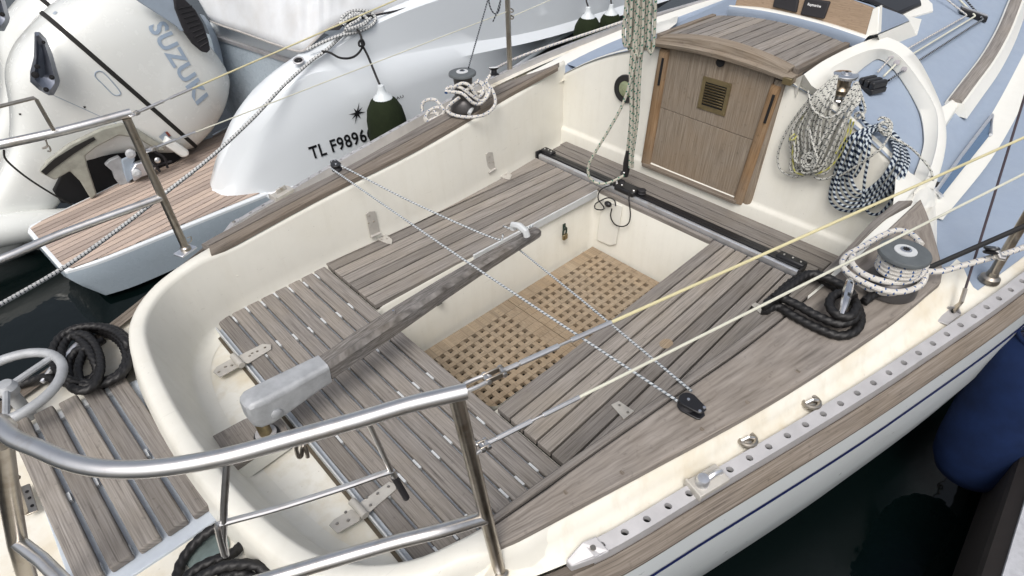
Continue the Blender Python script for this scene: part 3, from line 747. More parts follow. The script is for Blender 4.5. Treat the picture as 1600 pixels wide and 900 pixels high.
# jambs: rounded posts with a slot at the head
def jamb(b0, b1, w_, th, mat, slot=True, label=None):
    m = M(); d = (b1 - b0); L = d.length; d = d / L; sd = V(0, -1, 0); f0 = 0; m.tint = random.random()
    prof = []
    for k in range(7):
        a = pi * k / 6; prof.append((w_ / 2 - w_ / 2 * cos(a) * 1.0, -th * (.55 + .45 * sin(a))))
    prof = [(0, 0.004)] + prof + [(w_, 0.004)]
    rows = []
    for t in (0, .25, .5, .75, .93, .975, 1.0):
        sh = 1 if t < .94 else (.93 if t < .99 else .6)
        rows.append([b0 + d * L * t + sd * y + V(x * sh, 0, 0) for y, x in prof])
    m.loft(rows); m.add(rows[-1], [tuple(range(len(prof)))]); m.add(rows[0], [tuple(range(len(prof) - 1, -1, -1))]); m.grain(0, d)
    j = m.build('door_jamb', mat, BOAT, smooth=40, label=label)
    if slot:
        s = M(); c0 = b0 + d * L * .72 + sd * w_ * .64 + V(-th * .97, 0, 0); c1 = b0 + d * L * .94 + sd * w_ * .64 + V(-th * .94, 0, 0)
        s.tube([c0, c1], .0055, n=8); s.build('jamb_slot', DARK, j)
jamb(PJ0, PJ1, .046, .024, TEAK_O); jamb(SJ0, SJ1 + V(0, 0, .005), .042, .024, TEAK_O)
jamb(SK0 + V(0, .032, 0), SK1 + V(0, .036, 0), .038, .014, TEAK_W, slot=False)
m = M(); m.box((dl + dr) / 2 + V(-.020, 0, -.006), (0, .235, 0), (.014, 0, 0), (0, 0, .007)); m.grain(0, (0, 1, 0)); m.build('door_sill', TEAK_D, BOAT, smooth=0, bevel=.003)
# hatch beam, arched
YH0, YH1 = .006, -.598; YM = (YH0 + YH1) / 2; HW = (YH0 - YH1) / 2
arch = lambda y, h: h * (1 - ((y - YM) / HW) ** 2)
m = M(); rows = []
for i in range(21):
    y = lerp(YH0, YH1, i / 20); zb = .549 + arch(y, .018); zm = .572 + arch(y, .022)
    rows.append([V(x, y, z) for x, z in ((.272, zb), (.258, zb + .006), (.255, zm - .006), (.262, zm), (.292, zm + .001), (.335, zm), (.335, zb))])
m.loft(rows, closed=True); m.add(rows[0], [tuple(range(7))]); m.add(rows[-1], [tuple(range(6, -1, -1))]); m.grain(0, (0, 1, 0)); m.grain_rows(0, rows, True)
HB = m.build('hatch_beam', TEAK_W, BOAT, smooth=40)
m = M(); rows = []
for i in range(19):
    y = lerp(YH0 - .028, YH1 + .028, i / 18); zm = .5735 + arch(y, .022); t = .008 + arch(y, .019)
    rows.append([V(x, y, z) for x, z in ((.276, zm), (.280, zm + t * .85), (.288, zm + t), (.325, zm + t + .002), (.325, zm))])
m.loft(rows, closed=True); m.add(rows[0], [tuple(range(5))]); m.add(rows[-1], [tuple(range(4, -1, -1))]); m.grain(0, (0, 1, 0)); m.grain_rows(0, rows, True); m.build('beam_moulding', TEAK_W, HB, smooth=40)
# sliding hatch: twelve teak strips with black seams
zh = lambda y: .580 + arch(y, .040); zh2 = lambda y: .577 + arch(y, .031)
hatch = M(); ns = 12; seam = M()
for k in range(ns):
    a = lerp(YH0 - .022, YH1 + .022, k / ns); b = lerp(YH0 - .022, YH1 + .022, (k + 1) / ns)
    band(hatch, V(.326, a - .0026, zh(a)), V(.326, b + .0026, zh(b)), V(.704, b + .0026, zh2(b)), V(.704, a - .0026, zh2(a)), t=.018)
SH = hatch.build('sliding_hatch', TEAK, BOAT, smooth=0)
ys__ = [lerp(YH0 - .02, YH1 + .02, i / 20) for i in range(21)]; seam.loft([[V(.327, y, zh(y) - .003) for y in ys__], [V(.703, y, zh2(y) - .003) for y in ys__]]); seam.build('hatch_seams', CAULK, SH)
for y, s_ in ((YH0 - .012, 1), (YH1 + .012, -1)):
    m = M(); m.plank(V(.30, y, zh(y) + .010), V(.70, y, zh2(y) + .008), .022, .028); m.build('hatch_runner', TEAK_D, SH, smooth=0, bevel=.003)
    m = M(); m.abox(.249, .268, y - .016, y + .016, .548, .572); m.build('runner_cap', BRONZE, SH, bevel=.002)
# arched blue coaming in front of the hatch
g1 = M(); g2 = M()
lo_ = catmull([ax(*p, .700) for p in [(1136, 17.5), (1190, 26), (1240, 37), (1292, 51), (1346, 69)]], 5); hi_ = catmull([ax(*p, .702) for p in [(1138, 11), (1190, 18), (1243, 29), (1296, 43), (1352, 62)]], 5); bk_ = catmull([ax(*p, .738) for p in [(1140, 9), (1192, 13), (1246, 24), (1299, 38), (1358, 57)]], 5)
g1.loft([[a + V(.004, 0, -.02), a, a.lerp(b, .9), b + V(.003, 0, .003)] for a, b in zip(lo_, hi_)]); GA = g1.build('hatch_garage', BLUE, BOAT)
g2.loft([[b + V(.003, 0, .003), b + V(.008, 0, .006), c + V(-.004, 0, .004), c + V(.01, 0, -.004)] for b, c in zip(hi_, bk_)]); g2.build('garage_lip', WHITE, GA)
# instrument board and the box behind it
def ab(px, py): return hit(px, py, (.742, 0, .64), (1, 0, -.35))
b0, b1, b2, b3 = ab(1147, 14), ab(1351, 58), ab(1363, 14), ab(1166, -60)
m = M(); P = [b0, b1, b2 + (b2 - b1) * .02, b3]; m.prism(list(reversed(P)), (.016, 0, 0)); m.grain(0, (0, 1, 0)); IB = m.build('instrument_board', TEAK_B, BOAT, smooth=0, bevel=.002)
e1, e2 = ab(1372, 53), ab(1374, 10)
m = M(); m.prism([b1 + V(.002, 0, 0), b2 + V(.002, 0, 0), e2, e1], (.03, 0, 0)); m.build('board_frame', WHITE, IB, bevel=.003)
m = M(); g0, g1_ = arf(1376, 56, .03), arf(1421, 32, .03); g2_ = arf(1413, 24, .035); tl_ = ab(1166, -62); g3 = V(g2_.x + .04, -.04, g2_.z + .06)
m.add([e1 + V(.004, 0, 0), g1_, g2_, e2 + V(.004, 0, 0)], [(0, 1, 2, 3)]); m.add([e2 + V(.004, 0, 0), g2_, g3, tl_ + V(.004, 0, 0)], [(0, 1, 2, 3)]); m.build('garage_roof', BLUE, GA, recalc=False)
m = M(); f1 = arf(1433, 55, .0); f0_ = arf(1378, 76, .0)
m.add([e1 + V(.002, 0, -.004), g1_ + V(0, -.002, -.004), f1, f0_], [(0, 1, 2, 3)]); m.add([g1_ + V(0, -.002, -.004), g2_, arf(1440, 30, 0), f1], [(0, 1, 2, 3)]); m.build('garage_wall', WHITE, GA)
m = M(); P = [arf(*q, .006) for q in [(1330, 98), (1385, 72), (1430, 53), (1434, 48), (1418, 28), (1458, 17), (1457, 6), (1440, -10), (1300, -10)]]
m.prism(P, (0, 0, -.02)); m.build('roof_margin', WHITE, GA)
m = M(); c = arf(1379, 61, .012); m.box(c, V(.05, -.01, 0), V(.006, .022, 0), V(0, 0, .02)); m.build('garage_foot', WHITE, GA, bevel=.004)
# two instruments in black covers
for (q0, q1, q2, q3), wr in ((((1209, 10), (1246, 19), (1252, -14), (1216, -22)), None), (((1252, 22), (1289, 29), (1299, 2), (1260, -4)), 'Raymarine')):
    P = [ab(*q) + V(-.012, 0, 0) for q in (q0, q1, q2, q3)]; m = M(); m.prism(list(reversed(P)), (.014, 0, 0)); I = m.build('instrument', BLACKM, IB, smooth=30, bevel=.005, seg=3)
    if wr:
        tv, tf = text_mesh(wr, .0128, bold=.0004); ux = (P[1] - P[0]).normalized(); uy = (P[3] - P[0]).normalized(); n_ = ux.cross(uy).normalized()
        wd = max(v.x for v in tv); o_ = (P[0] + P[1]) / 2 + (P[3] - P[0]) * .62 - ux * wd / 2 - ux * .003
        if n_.x > 0: n_ = -n_
        m = M(); m.add([o_ + ux * v.x + uy * v.y + n_ * .0012 for v in tv], tf); m.build('instrument_lettering', WHITE_INK, I, smooth=0, recalc=False)
# compass let into the bulkhead
c = abh(978, 139); m = M()
m.lathe([(.034, 0), (.036, .006), (.058, .008), (.061, .004), (.062, -.004)], c + V(-.002, 0, 0), (-1, 0, .06), n=30, capped=False); CP = m.build('bulkhead_compass', BLACK, BOAT)
m = M(); m.lathe([(.037, .001), (.030, .010), (.018, .014), (.001, .0155)], c + V(-.002, 0, 0), (-1, 0, .06), n=24, capped=False); m.build('compass_lens', LIGHTGREEN, CP)
# handrail on the roof: teak capping on a white plinth
H = [arf(*p, .035) for p in [(1493, 157), (1515, 128), (1545, 88), (1570, 44), (1588, 0)]]; H = catmull(H + [H[-1] + (H[-1] - H[-2]) * k for k in (1, 2)], 5)
m = M(); m2 = M(); rows = []; rows2 = []
for i, p in enumerate(H):
    tg = (H[min(i + 1, len(H) - 1)] - H[max(0, i - 1)]).normalized(); sd = V(tg.y, -tg.x, 0)
    rows.append([p + sd * a + V(0, 0, b) for a, b in ((-.022, -.006), (-.021, .002), (-.016, .006), (.016, .006), (.021, .002), (.022, -.006))])
    rows2.append([p + sd * a + V(0, 0, b) for a, b in ((-.034, -.05), (-.028, -.006), (.030, -.006), (.058, -.055))])
m2.loft(rows2); m2.add(rows2[0], [(0, 1, 2, 3)]); HP = m2.build('handrail_plinth', WHITE, BOAT); m.loft(rows); m.add(rows[0], [(0, 1, 2, 3, 4, 5)]); m.grain(0, (.8, .3, 0)); m.grain_rows(0, rows); m.build('handrail', TEAK, HP, smooth=40)
m = M(); e = [arf(*p, .030) for p in [(1468, 168), (1490, 152), (1502, 158), (1474, 200)]]; m.prism(list(reversed(e)) if (e[1] - e[0]).cross(e[2] - e[0]).z < 0 else e, (0, 0, -.06)); m.build('plinth_end', WHITE, HP, bevel=.006)
# cabin window
Wp = [aside(*q) for q in [(1461, 300), (1500, 245), (1549, 181), (1546, 212), (1530, 232), (1470, 308)]]
m = M(); m.add(Wp, [tuple(range(len(Wp)))]); WN = m.build('cabin_window', BLUE_D, BOAT)
m = M(); m.tube([p + V(0, -.002, .004) for p in [Wp[5], Wp[0], Wp[1], Wp[2], Wp[3]]], .006, n=6); m.build('window_frame', ALU, WN)
# forward roof hatch, smoked
m = M(); P = [arf(*q, .02) for q in [(1350, -6), (1404, 20), (1441, 4), (1436, -12), (1380, -40)]]; m.prism(list(reversed(P)) if (P[1] - P[0]).cross(P[2] - P[0]).z < 0 else P, (0, 0, -.03)); m.build('roof_hatch', BLACK, BOAT, bevel=.01)
# ================================================================ deck gear (all bolted to the boat)
def af(px, py, P, tilt=0.0):                                          # upright plane through P that faces the camera
    n = Vector(P) - CAM_LOC; n.z = 0; n.normalize(); n.z = tilt; return hit(px, py, P, n)
def poly(m, P, d=(0, 0, -.003), up=V(0, 0, 1)):
    P = [Vector(p) for p in P]; n_ = sum(((P[i] - P[0]).cross(P[i + 1] - P[0]) for i in range(1, len(P) - 1)), V(0, 0, 0))
    if n_.dot(Vector(up)) < 0: P.reverse()
    m.prism(P, d)
# traveller
m = M(); tx = .0245
for a, b, z in ((.0235, .0275, .020), (.0281, .0365, .022), (.0371, .0410, .020)): m.abox(a, b, -.893, .404, -.012, z)
m.abox(.024, .0405, -.892, .403, -.012, .0185)
TR = m.build('traveller_track', ALU, BOAT, smooth=0, bevel=.0015)
m = M(); m.abox(.0430, .0590, -.885, .400, -.015, .025); m.build('track_rail', BLACK, TR, bevel=.001)
m = M(); m.abox(.0625, .0810, -.885, .400, -.015, .024); m.build('track_rail', BLACK, TR, bevel=.001)
for y0_, y1_ in ((-.900, -.795), (.345, .415)):
    m = M(); m.abox(.046, .083, y0_, y1_, .004, .038); m.build('end_stop', BLACK, TR, bevel=.006)
    m = M(); yc_ = y0_ if y0_ < 0 else y1_; m.abox(.018, .052, yc_ - .004, yc_ + .006, -.012, .032); m.build('end_plate', BLACK, TR, bevel=.002)
    for k in range(3):
        m = M(); m.lathe([(.0042, 0), (.0036, .0018)], V(.062 + .003 * (k % 2), lerp(y0_, y1_, .18 + .3 * k), .038), n=10); m.build('screw', CHROME, TR)
CAR = az(985, 293, .03); CAR.x = .045
m = M(); m.abox(.016, .078, CAR.y - .052, CAR.y + .052, .018, .044); TC = m.build('traveller_car', BLACK, TR, bevel=.008, seg=3)
for s_ in (-1, 1):
    m = M(); m.lathe([(.015, 0), (.018, .003), (.015, .007), (.015, .013), (.018, .017), (.014, .020)], V(.060, CAR.y + s_ * .066, .030), n=16); m.build('sheave', BLACKM, TC)
    m = M(); m.ball(V(.03, CAR.y + s_ * .045, .047), .0065); m.build('rivet', CHROME, TC)
# ---- winches
def winch(B, h, rb, rd, rc, name='winch', axis=(0, 0, 1), cap=WGREY, drum=WDRUM, label=None):
    a = Vector(axis).normalized(); m = M(); m.lathe([(rb, 0), (rb, .012), (rb * .93, .03), (rd * 1.25, .045), (rd, .052), (rd * .92, h * .62), (rd, h - .016), (rd * 1.1, h - .012)], B, a, n=36)
    W = m.build(name, drum, BOAT, smooth=40, label=label)
    m = M(); m.lathe([(rc * .8, -.003), (rc, .001), (rc, .008), (rc * .97, .011), (rc * .42, .013)], B + a * (h - .012), a, n=40); C = m.build('winch_cap', cap, W)
    m = M(); m.lathe([(rc * .43, 0), (rc * .43, .0025), (rc * .18, .003)], B + a * (h + .0005), a, n=30); m.build('cap_plate', SPACER if cap is WGREY else CHROME, C)
    m = M(); m.lathe([(rc * .22, 0), (rc * .22, .003), (rc * .16, .004)], B + a * (h + .003), a, n=24); m.build('socket_ring', CHROME, C)
    m = M(); x = a.orthogonal().normalized(); y = a.cross(x); P = []
    for k in range(16):
        an = 2 * pi * k / 16; rr = rc * (.15 if k % 2 else .10); P.append(B + a * (h + .0078) + (x * cos(an) + y * sin(an)) * rr)
    m.prism(P, a * -.002); m.build('handle_socket', DARK, C, smooth=0)
    return W
WS_ = ac(1388, 450); winch(WS_, .118, .064, .038, .060)
WP_ = ac(727, 170); WP_.z += .004; winch(WP_, .152, .062, .040, .056)
WC_ = arf(1309, 158); winch(WC_, .095, .034, .026, .041, cap=CHROME, drum=metal('winch_bronze', (0.30, 0.25, 0.19), 0.25))
m = M(); m.lathe([(.040, -.01), (.040, .012), (.036, .016)], WC_, n=28); m.lathe([(.037, .02), (.037, .030)], WC_, n=28); m.build('winch_foot', CHROME, bpy.data.objects['winch.002'])
# rope clutch, three levers
c0, c1 = arf(1353, 140), arf(1381, 126); cw = arf(1382, 152)
fx = (c1 - c0).normalized(); ctr = arf(1360, 140); sx = V(.34, .94, 0).normalized(); fwd = V(.94, -.34, 0)
m = M(); m.box(ctr + V(0, 0, .006), fwd * .036, sx * .036, V(0, 0, .010)); RC = m.build('rope_clutch', BLACK, BOAT, bevel=.004)
for k in (-1, 0, 1):
    m = M(); m.box(ctr + sx * k * .0235 + V(0, 0, .027), fwd * .036, sx * .0095, V(0, 0, .013)); m.build('clutch_lever', BLACK, RC, bevel=.006, seg=3)
# line organiser further forward
oc = arf(1521, 22, .012); od = (arf(1541, 33, .012) - arf(1500, 18, .012)); m = M(); m.box(oc, od * .5, V(.7, .3, 0).normalized() * .022, V(0, 0, .012)); OG = m.build('line_organiser', BLACK, BOAT, bevel=.004)
m = M(); m.box(oc + V(0, 0, .0135), od * .5, V(.7, .3, 0).normalized() * .012, V(0, 0, .0015)); m.build('organiser_plate', ALU, OG)
# fairlead holes through the ridge
m = M()
for q in [(1393, 88), (1401, 98), (1413, 108)]: m.lathe([(.012, 0), (.011, .003), (.006, .004)], arf(q[0], q[1], .035), V(-.75, .35, .55), n=14)
m.build('fairleads', plain('clear_bush', (.42, .40, .42), .3), BOAT)
# ---- pushpit
bS = az(782, 898, .15); bP = az(292, 392, .19); ZT = .69
def zr_(pts, z): return [az(*p, z) for p in pts]
topS = zr_([(729, 611), (640, 632), (560, 656), (450, 687), (350, 714), (250, 731), (170, 733), (110, 722), (60, 701), (20, 684)], ZT)
q0 = topS[-1]; topS += [q0 + V(-.012, .05, -.004), q0 + V(-.014, .085, -.03)]
LEGT = q0 + V(-.014, .09, -.05)
PP = M(); PP.tube(catmull(topS, 6) + [LEGT], .0125, n=14); PUSH = PP.build('pushpit', STEEL, BOAT, smooth=60)
m = M(); m.tube([az(2, 690, .66), az(14, 770, .50), az(28, 850, .37), az(60, 960, .14)], .0150, n=14); m.build('pushpit_leg', STEEL_B, PUSH)
tS = az(712, 617, ZT - .008); m = M(); m.tube([bS, tS], .0125, n=14); m.build('pushpit_leg', STEEL_B, PUSH)
midS = [bS.lerp(tS, .39)] + zr_([(690, 829), (600, 852), (420, 905), (240, 960)], .385); m = M(); m.tube(catmull(midS, 4), .0125, n=14); m.build('pushpit_rail', STEEL, PUSH)
m = M(); m.tube([az(22, 842, .38), az(66, 876, .38), az(120, 930, .38), az(170, 960, .38)], .0125, n=14); m.build('pushpit_rail', STEEL, PUSH)
tP = av(190, 182, bP); topP = [az(205, 176, tP.z), az(100, 204, tP.z), az(0, 226, tP.z), az(-100, 246, tP.z), az(-220, 275, tP.z)]
m = M(); m.tube(catmull(topP, 4), .0125, n=14); PUSHP = m.build('pushpit', STEEL, BOAT, smooth=60)
m = M(); m.tube([bP, tP + V(0, 0, -.01)], .0125, n=14); m.build('pushpit_leg', STEEL_B, PUSHP)
mz = av(250, 309, bP).z; m = M(); m.tube(catmull([av(250, 309, bP), az(100, 364, mz), az(0, 406, mz), az(-100, 440, mz)], 4), .0125, n=14); m.build('pushpit_rail', STEEL, PUSHP)
m = M(); mt = tP.z + .10; pp = [az(-40, 170, mt), az(54, 153, mt), az(58, 157, mt - .01), az(82, 203, tP.z)]
m.tube([ay(-40, 176, tP.y), ay(53, 153, tP.y), ay(57, 156, tP.y), ay(84, 204, tP.y)], .005, n=8); m.build('rail_loop', STEEL_B, PUSHP)
for P0 in (bP, bS):
    m = M(); m.box(P0 + V(-.004, 0, .002), (.03, .012, 0), (-.008, .02, 0), (0, 0, .004)); m.build('leg_base', ALU, PUSHP if P0 is bP else PUSH, bevel=.003)
    m = M(); m.lathe([(.018, 0), (.017, .012), (.013, .016)], P0 + V(0, 0, .004), n=18); m.build('leg_socket', STEEL_B, PUSHP if P0 is bP else PUSH)
# small tube frame hung below the starboard rail
r1 = az(355, 716, ZT - .012); r2 = az(573, 655, ZT - .012); k1 = af(347, 822, r1); k2 = af(612, 738, r2)
m = M(); m.tube([r1, af(350, 790, r1), af(349, 845, r1), af(353, 868, r1)], .0052, n=10); BR = m.build('hanging_bracket', STEEL, PUSH)
m = M(); m.tube([r2, k2], .0042, n=10); m.build('bracket_tube', STEEL, BR)
m = M(); m.tube(catmull([af(351, 866, k1), af(341, 826, k1), af(348, 818, k1), k1.lerp(k2, .3), k1.lerp(k2, .7), af(606, 738, k2), af(614, 741, k2), af(620, 752, k2)], 5), .0052, n=10); m.build('bracket_tube', STEEL, BR)
m = M(); m.tube([af(616, 745, k2), af(635, 778, k2)], .0058, n=10); m.build('bracket_tip', BLACKM, BR)
hk = az(465, 684, ZT - .012); m = M(); m.tube(catmull([hk, af(463, 700, hk), af(466, 713, hk), af(471, 712, hk), af(473, 698, hk), af(477, 698, hk), af(481, 714, hk)], 5), .003, n=8); m.build('snap_hook', STEEL_B, PUSH)
hk = ay(71, 218, tP.y); m = M(); m.tube(catmull([hk, ay(74, 226, tP.y), ay(72, 231, tP.y), ay(66, 232, tP.y), ay(76, 228, tP.y), ay(79, 236, tP.y), ay(74, 236, tP.y)], 4), .0022, n=8); m.build('snap_hook', STEEL_B, PUSHP)
hk = ay(292, 372, bP.y); m = M(); m.tube(catmull([hk, ay(298, 370, bP.y), ay(299, 376, bP.y), ay(294, 380, bP.y)], 4), .002, n=8); m.build('lashing_eye', STEEL_B, PUSHP)
# ---- stanchions
bST = az(1545, 438, .275); m = M(); m.tube([bST, bST + V(0, 0, .53)], .0125, n=14); SS = m.build('stanchion', STEEL_B, BOAT)
m = M(); m.lathe([(.026, 0), (.024, .012), (.016, .018), (.0135, .03)], bST, n=20); m.build('stanchion_base', STEEL_B, SS)
pST = ay(797, 122, .75); m = M(); m.tube([pST, pST + V(0, 0, .55)], .0125, n=14); SP_ = m.build('stanchion', STEEL_B, BOAT)
m = M(); m.lathe([(.022, 0), (.02, .012), (.014, .018)], pST, n=20); m.build('stanchion_base', STEEL_B, SP_)
# ---- lifelines with their bottlescrews
def fork(m, a, b, s=1.0):
    a, b = Vector(a), Vector(b); d = (b - a); sd = d.cross(V(0, 0, 1)).normalized() * .007 * s
    m.tube(catmull([b, b - d * .2 + sd * .8, a + d * .1 + sd, a - d * .14, a + d * .1 - sd, b - d * .2 - sd * .8, b], 5), .0036 * s, n=8)
def lifeline(A, B, ts, te, mat, rw=.0029, rs=.0048, name='guard_wire', forkp=True):
    A, B = Vector(A), Vector(B); m = M(); m.tube([A.lerp(B, te), B], rw, n=8); W = m.build(name, mat, BOAT)
    L = (B - A).length; m = M(); p = lambda t: A.lerp(B, t)
    m.tube([p(ts * .95), p(ts)], .0026, n=8); m.tube([p(ts), p(ts + .004 / L), p(lerp(ts, te, .40)), p(lerp(ts, te, .41))], rs * .98, n=10)
    m.tube([p(lerp(ts, te, .4)), p(lerp(ts, te, .56))], .0024, n=8); m.tube([p(lerp(ts, te, .55)), p(te)], rs * .9, n=10)
    m.build('bottlescrew', STEEL, W)
    if forkp:
        d = (B - A).normalized(); sd = d.cross(V(0, 0, 1)).normalized(); up = sd.cross(d).normalized(); q0_, q1_ = p(ts * .34), p(ts * .72); hl = (q1_ - q0_).length / 2
        for s_ in (-1, 1):
            m = M(); m.box((q0_ + q1_) / 2 + sd * s_ * .0062, d * hl, sd * .0014, up * .0052); m.build('toggle_plate', STEEL_B, W, bevel=.0012)
        for q in (q0_ + d * .004, q1_ - d * .004):
            m = M(); m.tube([q - sd * .0105, q + sd * .0105], .0042, n=12); m.build('clevis_pin', STEEL, W)
        m = M(); m.tube([q1_ - d * .006, p(ts * .97)], .0042, n=10); m.build('toggle_shank', STEEL, W)
        m = M(); m.tube(catmull([A - d * .004, A + d * .002 + sd * .007, q0_ + sd * .0065, q0_ + d * .010, q0_ - sd * .0065, A + d * .002 - sd * .007], 5, True), .0032, n=8, closed=True); m.build('shackle', STEEL, W)
    return W
Au = az(727, 606, ZT); Bu = V(bST.x, bST.y, .775)
Lu = (Bu - Au).length
def tpar(A, B, px):                                                   # parameter of the line A-B at an image column
    lo, hi = 0.0, 1.0
    Ri = _R.transposed()
    def X(t):
        c = Ri @ (A.lerp(B, t) - CAM_LOC); return 800 + FPX * c.x / -c.z
    for _ in range(40):
        mi = (lo + hi) / 2
        if X(mi) < px: lo = mi
        else: hi = mi
    return lo
lifeline(Au, Bu, tpar(Au, Bu, 812), tpar(Au, Bu, 955), WIRE_Y)
Al = av(738, 706, bS.lerp(tS, .75)); Bl = V(bST.x, bST.y, .660)
lifeline(Al, Bl, tpar(Al, Bl, 776), tpar(Al, Bl, 905), WIRE_W)
for q, nx in ((Bu, V(2.2, -1.40, .92)), (Bl, V(2.2, -1.40, .79))):
    m = M(); m.tube([q, nx], .0029, n=8); m.build('guard_wire', WIRE_W, BOAT)
Ap = tP + V(.012, 0, -.004); Bp = V(pST.x, pST.y, .82)
lifeline(Ap, Bp, tpar(Ap, Bp, 222), tpar(Ap, Bp, 300), WIRE_Y)
Ap2 = av(232, 236, bP); Ap2.x += .01; Bp2 = V(pST.x, pST.y, .575)
lifeline(Ap2, Bp2, tpar(Ap2, Bp2, 252), tpar(Ap2, Bp2, 305), WIRE_W, rw=.0022)
m = M(); fw = V(2.6, .80, .74); m.tube([Bp2 + V(.01, 0, -.03), fw], .0022, n=8); G = m.build('guard_wire', WIRE_W, BOAT)
for dz in (0, -.03):
    m = M(); q = Bp2 + V(.012, -.004, dz); m.tube(catmull([q + V(0, .012, 0), q + V(.012, .006, .006), q + V(.012, -.008, 0), q + V(0, -.012, -.004), q + V(-.006, 0, 0)], 4, True), .003, n=8, closed=True); m.build('wire_eye', STEEL_B, SP_)
# ---- perforated toe rails (real holes), on the inner edge of the strake
def toe_rail(f, sgn, xa, xb, p=.0535, w_=.032, zf=ZRr):
    m = M(); x = xa; hw = w_ / 2; r = .0074; st = []
    n_ = int((xb - xa) / p); 
    def at(x, o, dz=0): return V(x, f(x) + sgn * o, zf(x) + dz + .004 * (-o / hw))
    for i in range(n_):
        x0 = xa + p * i; x1 = x0 + p; xc = (x0 + x1) / 2
        ring = []
        for k in range(12):
            a = 2 * pi * k / 12 + pi / 12; ring.append(at(xc + r * cos(a), r * sin(a)))
        cor = [at(x1, hw), at(xc, hw), at(x0, hw), at(x0, -hw), at(xc, -hw), at(x1, -hw)]
        b = ring + cor; R_ = list(range(12)); c = [12, 13, 14, 15, 16, 17]
        fs = [(0, 1, 12)] 
        fs = [(11, 0, 12, 17), (0, 1, 2, 13, 12), (2, 3, 13), (3, 4, 5, 14, 13), (5, 6, 15, 14), (6, 7, 8, 16, 15), (8, 9, 16), (9, 10, 11, 17, 16)]
        m.add(b, fs); low = [q + V(0, 0, -.014) for q in ring]
        m.add(ring + low, [(k, (k + 1) % 12, 12 + (k + 1) % 12, 12 + k) for k in range(12)]); 
        for o in (hw, -hw): m.quad(at(x0, o), at(x1, o), at(x1, o) + V(0, 0, -.045), at(x0, o) + V(0, 0, -.045))
    T_ = m.build('toe_rail', ALU_P, BOAT, smooth=0, recalc=False)
    e = M(); q = [at(xa, hw + .003, .003), at(xa + .03, hw + .003, .003), at(xa + .03, -hw - .003, .003), at(xa, -hw - .003, .003), at(xa - .045, -.006, -.012), at(xa - .045, .010, -.012)]
    poly(e, q, (0, 0, -.022)); E_ = e.build('rail_end', ALU_P, T_, smooth=0, bevel=.003)
    e = M(); e.lathe([(.0065, 0), (.0055, .0016)], at(xa + .008, 0, .004), n=12); e.build('screw', STEEL_B, T_)
    return T_, at
TS, atS = toe_rail(RS, -1, -1.335, 2.6)
TP, atP = toe_rail(RP, 1, -1.345, 2.6)
m = M(); m.abox(-1.34, 2.5, -9, -8.99, 0, .01)
# dark bed seen through the holes
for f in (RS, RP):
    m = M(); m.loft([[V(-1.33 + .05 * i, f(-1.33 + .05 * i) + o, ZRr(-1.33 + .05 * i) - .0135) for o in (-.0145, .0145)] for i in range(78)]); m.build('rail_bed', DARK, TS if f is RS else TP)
def sheet_car(x, at, sgn, knob=True):
    d = V(.0535, at(x + .05, 0).y - at(x, 0).y, .0048).normalized(); sd = V(-d.y, d.x, 0); c = at(x, 0)
    m = M(); m.box(c + V(0, 0, .004), d * .040, sd * .023, V(0, 0, .007)); m.box(c - d * .041 + V(0, 0, .006), d * .003, sd * .025, V(0, 0, .011)); Cc = m.build('sheet_car', HINGE, BOAT, bevel=.002)
    if knob:
        m = M(); m.lathe([(.0145, 0), (.0145, .018), (.0125, .022), (.004, .0225)], c - d * .018 + V(0, 0, .010), n=22); m.build('plunger', ALU, Cc)
        m = M(); m.tube(catmull([c - d * .004 + V(0, 0, .016), c + d * .012 + V(0, 0, .021), c + d * .028 + V(0, 0, .017), c + d * .034 + V(0, 0, .010)], 4), .007, n=8); m.build('car_lug', ALU, Cc)
    else:
        m = M(); m.box(c + d * .0 + V(0, 0, .018), d * .022, sd * .003, V(0, 0, .012)); m.build('car_lug', HINGE, Cc, bevel=.004)
        m = M(); m.lathe([(.005, -.006), (.005, .006)], c + V(0, 0, .024), sd, n=12); m.build('car_pin', STEEL_B, Cc)
sheet_car(ar(1110, 757).x, atS, -1); sheet_car(ar(437, 300).x, atP, 1, False)
# padeyes by the starboard rail
for q in ((1263, 652), (1163, 709)):
    c = ad(*q); c = V(c.x, RS(c.x) + .038, ZDd(c.x) + .050); m = M(); P = [c + V(.019 * cos(2 * pi * k / 16), .019 * sin(2 * pi * k / 16), 0) for k in range(16)]; m.tube(P, .0058, n=8, closed=True); PE = m.build('deck_ring', STEEL_B, BOAT)
    m = M(); m.lathe([(.017, -.012), (.017, -.004), (.010, 0), (.001, .001)], c, n=18); m.build('ring_cup', STEEL_B, PE)
    m = M(); m.tube([c + V(-.015, .006, .002), c + V(.0, -.002, .009), c + V(.013, -.010, .002)], .0042, n=8); m.build('ring_bar', STEEL, PE)
# chainplate, shackle and lower shroud
m = M(); q = [ad(*p) + V(0, 0, .034) for p in [(1457, 516), (1473, 493), (1494, 505), (1473, 522)]]; poly(m, q, (0, 0, -.004)); CH = m.build('chainplate', ALU_P, BOAT, bevel=.001)
c = ad(1484, 503) + V(0, 0, .034); t_ = [c + V(-.020, .012, 0), c + V(.020, -.012, 0), c + V(.028, -.010, .030), c + V(.022, .004, .042), c + V(-.004, .020, .038), c + V(-.020, .020, .02)]
m = M(); poly(m, [ad(1473, 493) + V(0, 0, .034), ad(1494, 505) + V(0, 0, .034), af(1502, 488, c), af(1499, 480, c), af(1486, 478, c), af(1477, 484, c)], (-.003, .002, 0), up=CAM_LOC - c); m.build('chainplate_tang', ALU_P, CH, bevel=.0008)
sh = af(1490, 486, c); m = M(); m.lathe([(.006, 0), (.006, .002)], sh + (CAM_LOC - sh).normalized() * .004, CAM_LOC - sh, n=12); m.build('tang_hole', DARK, CH)
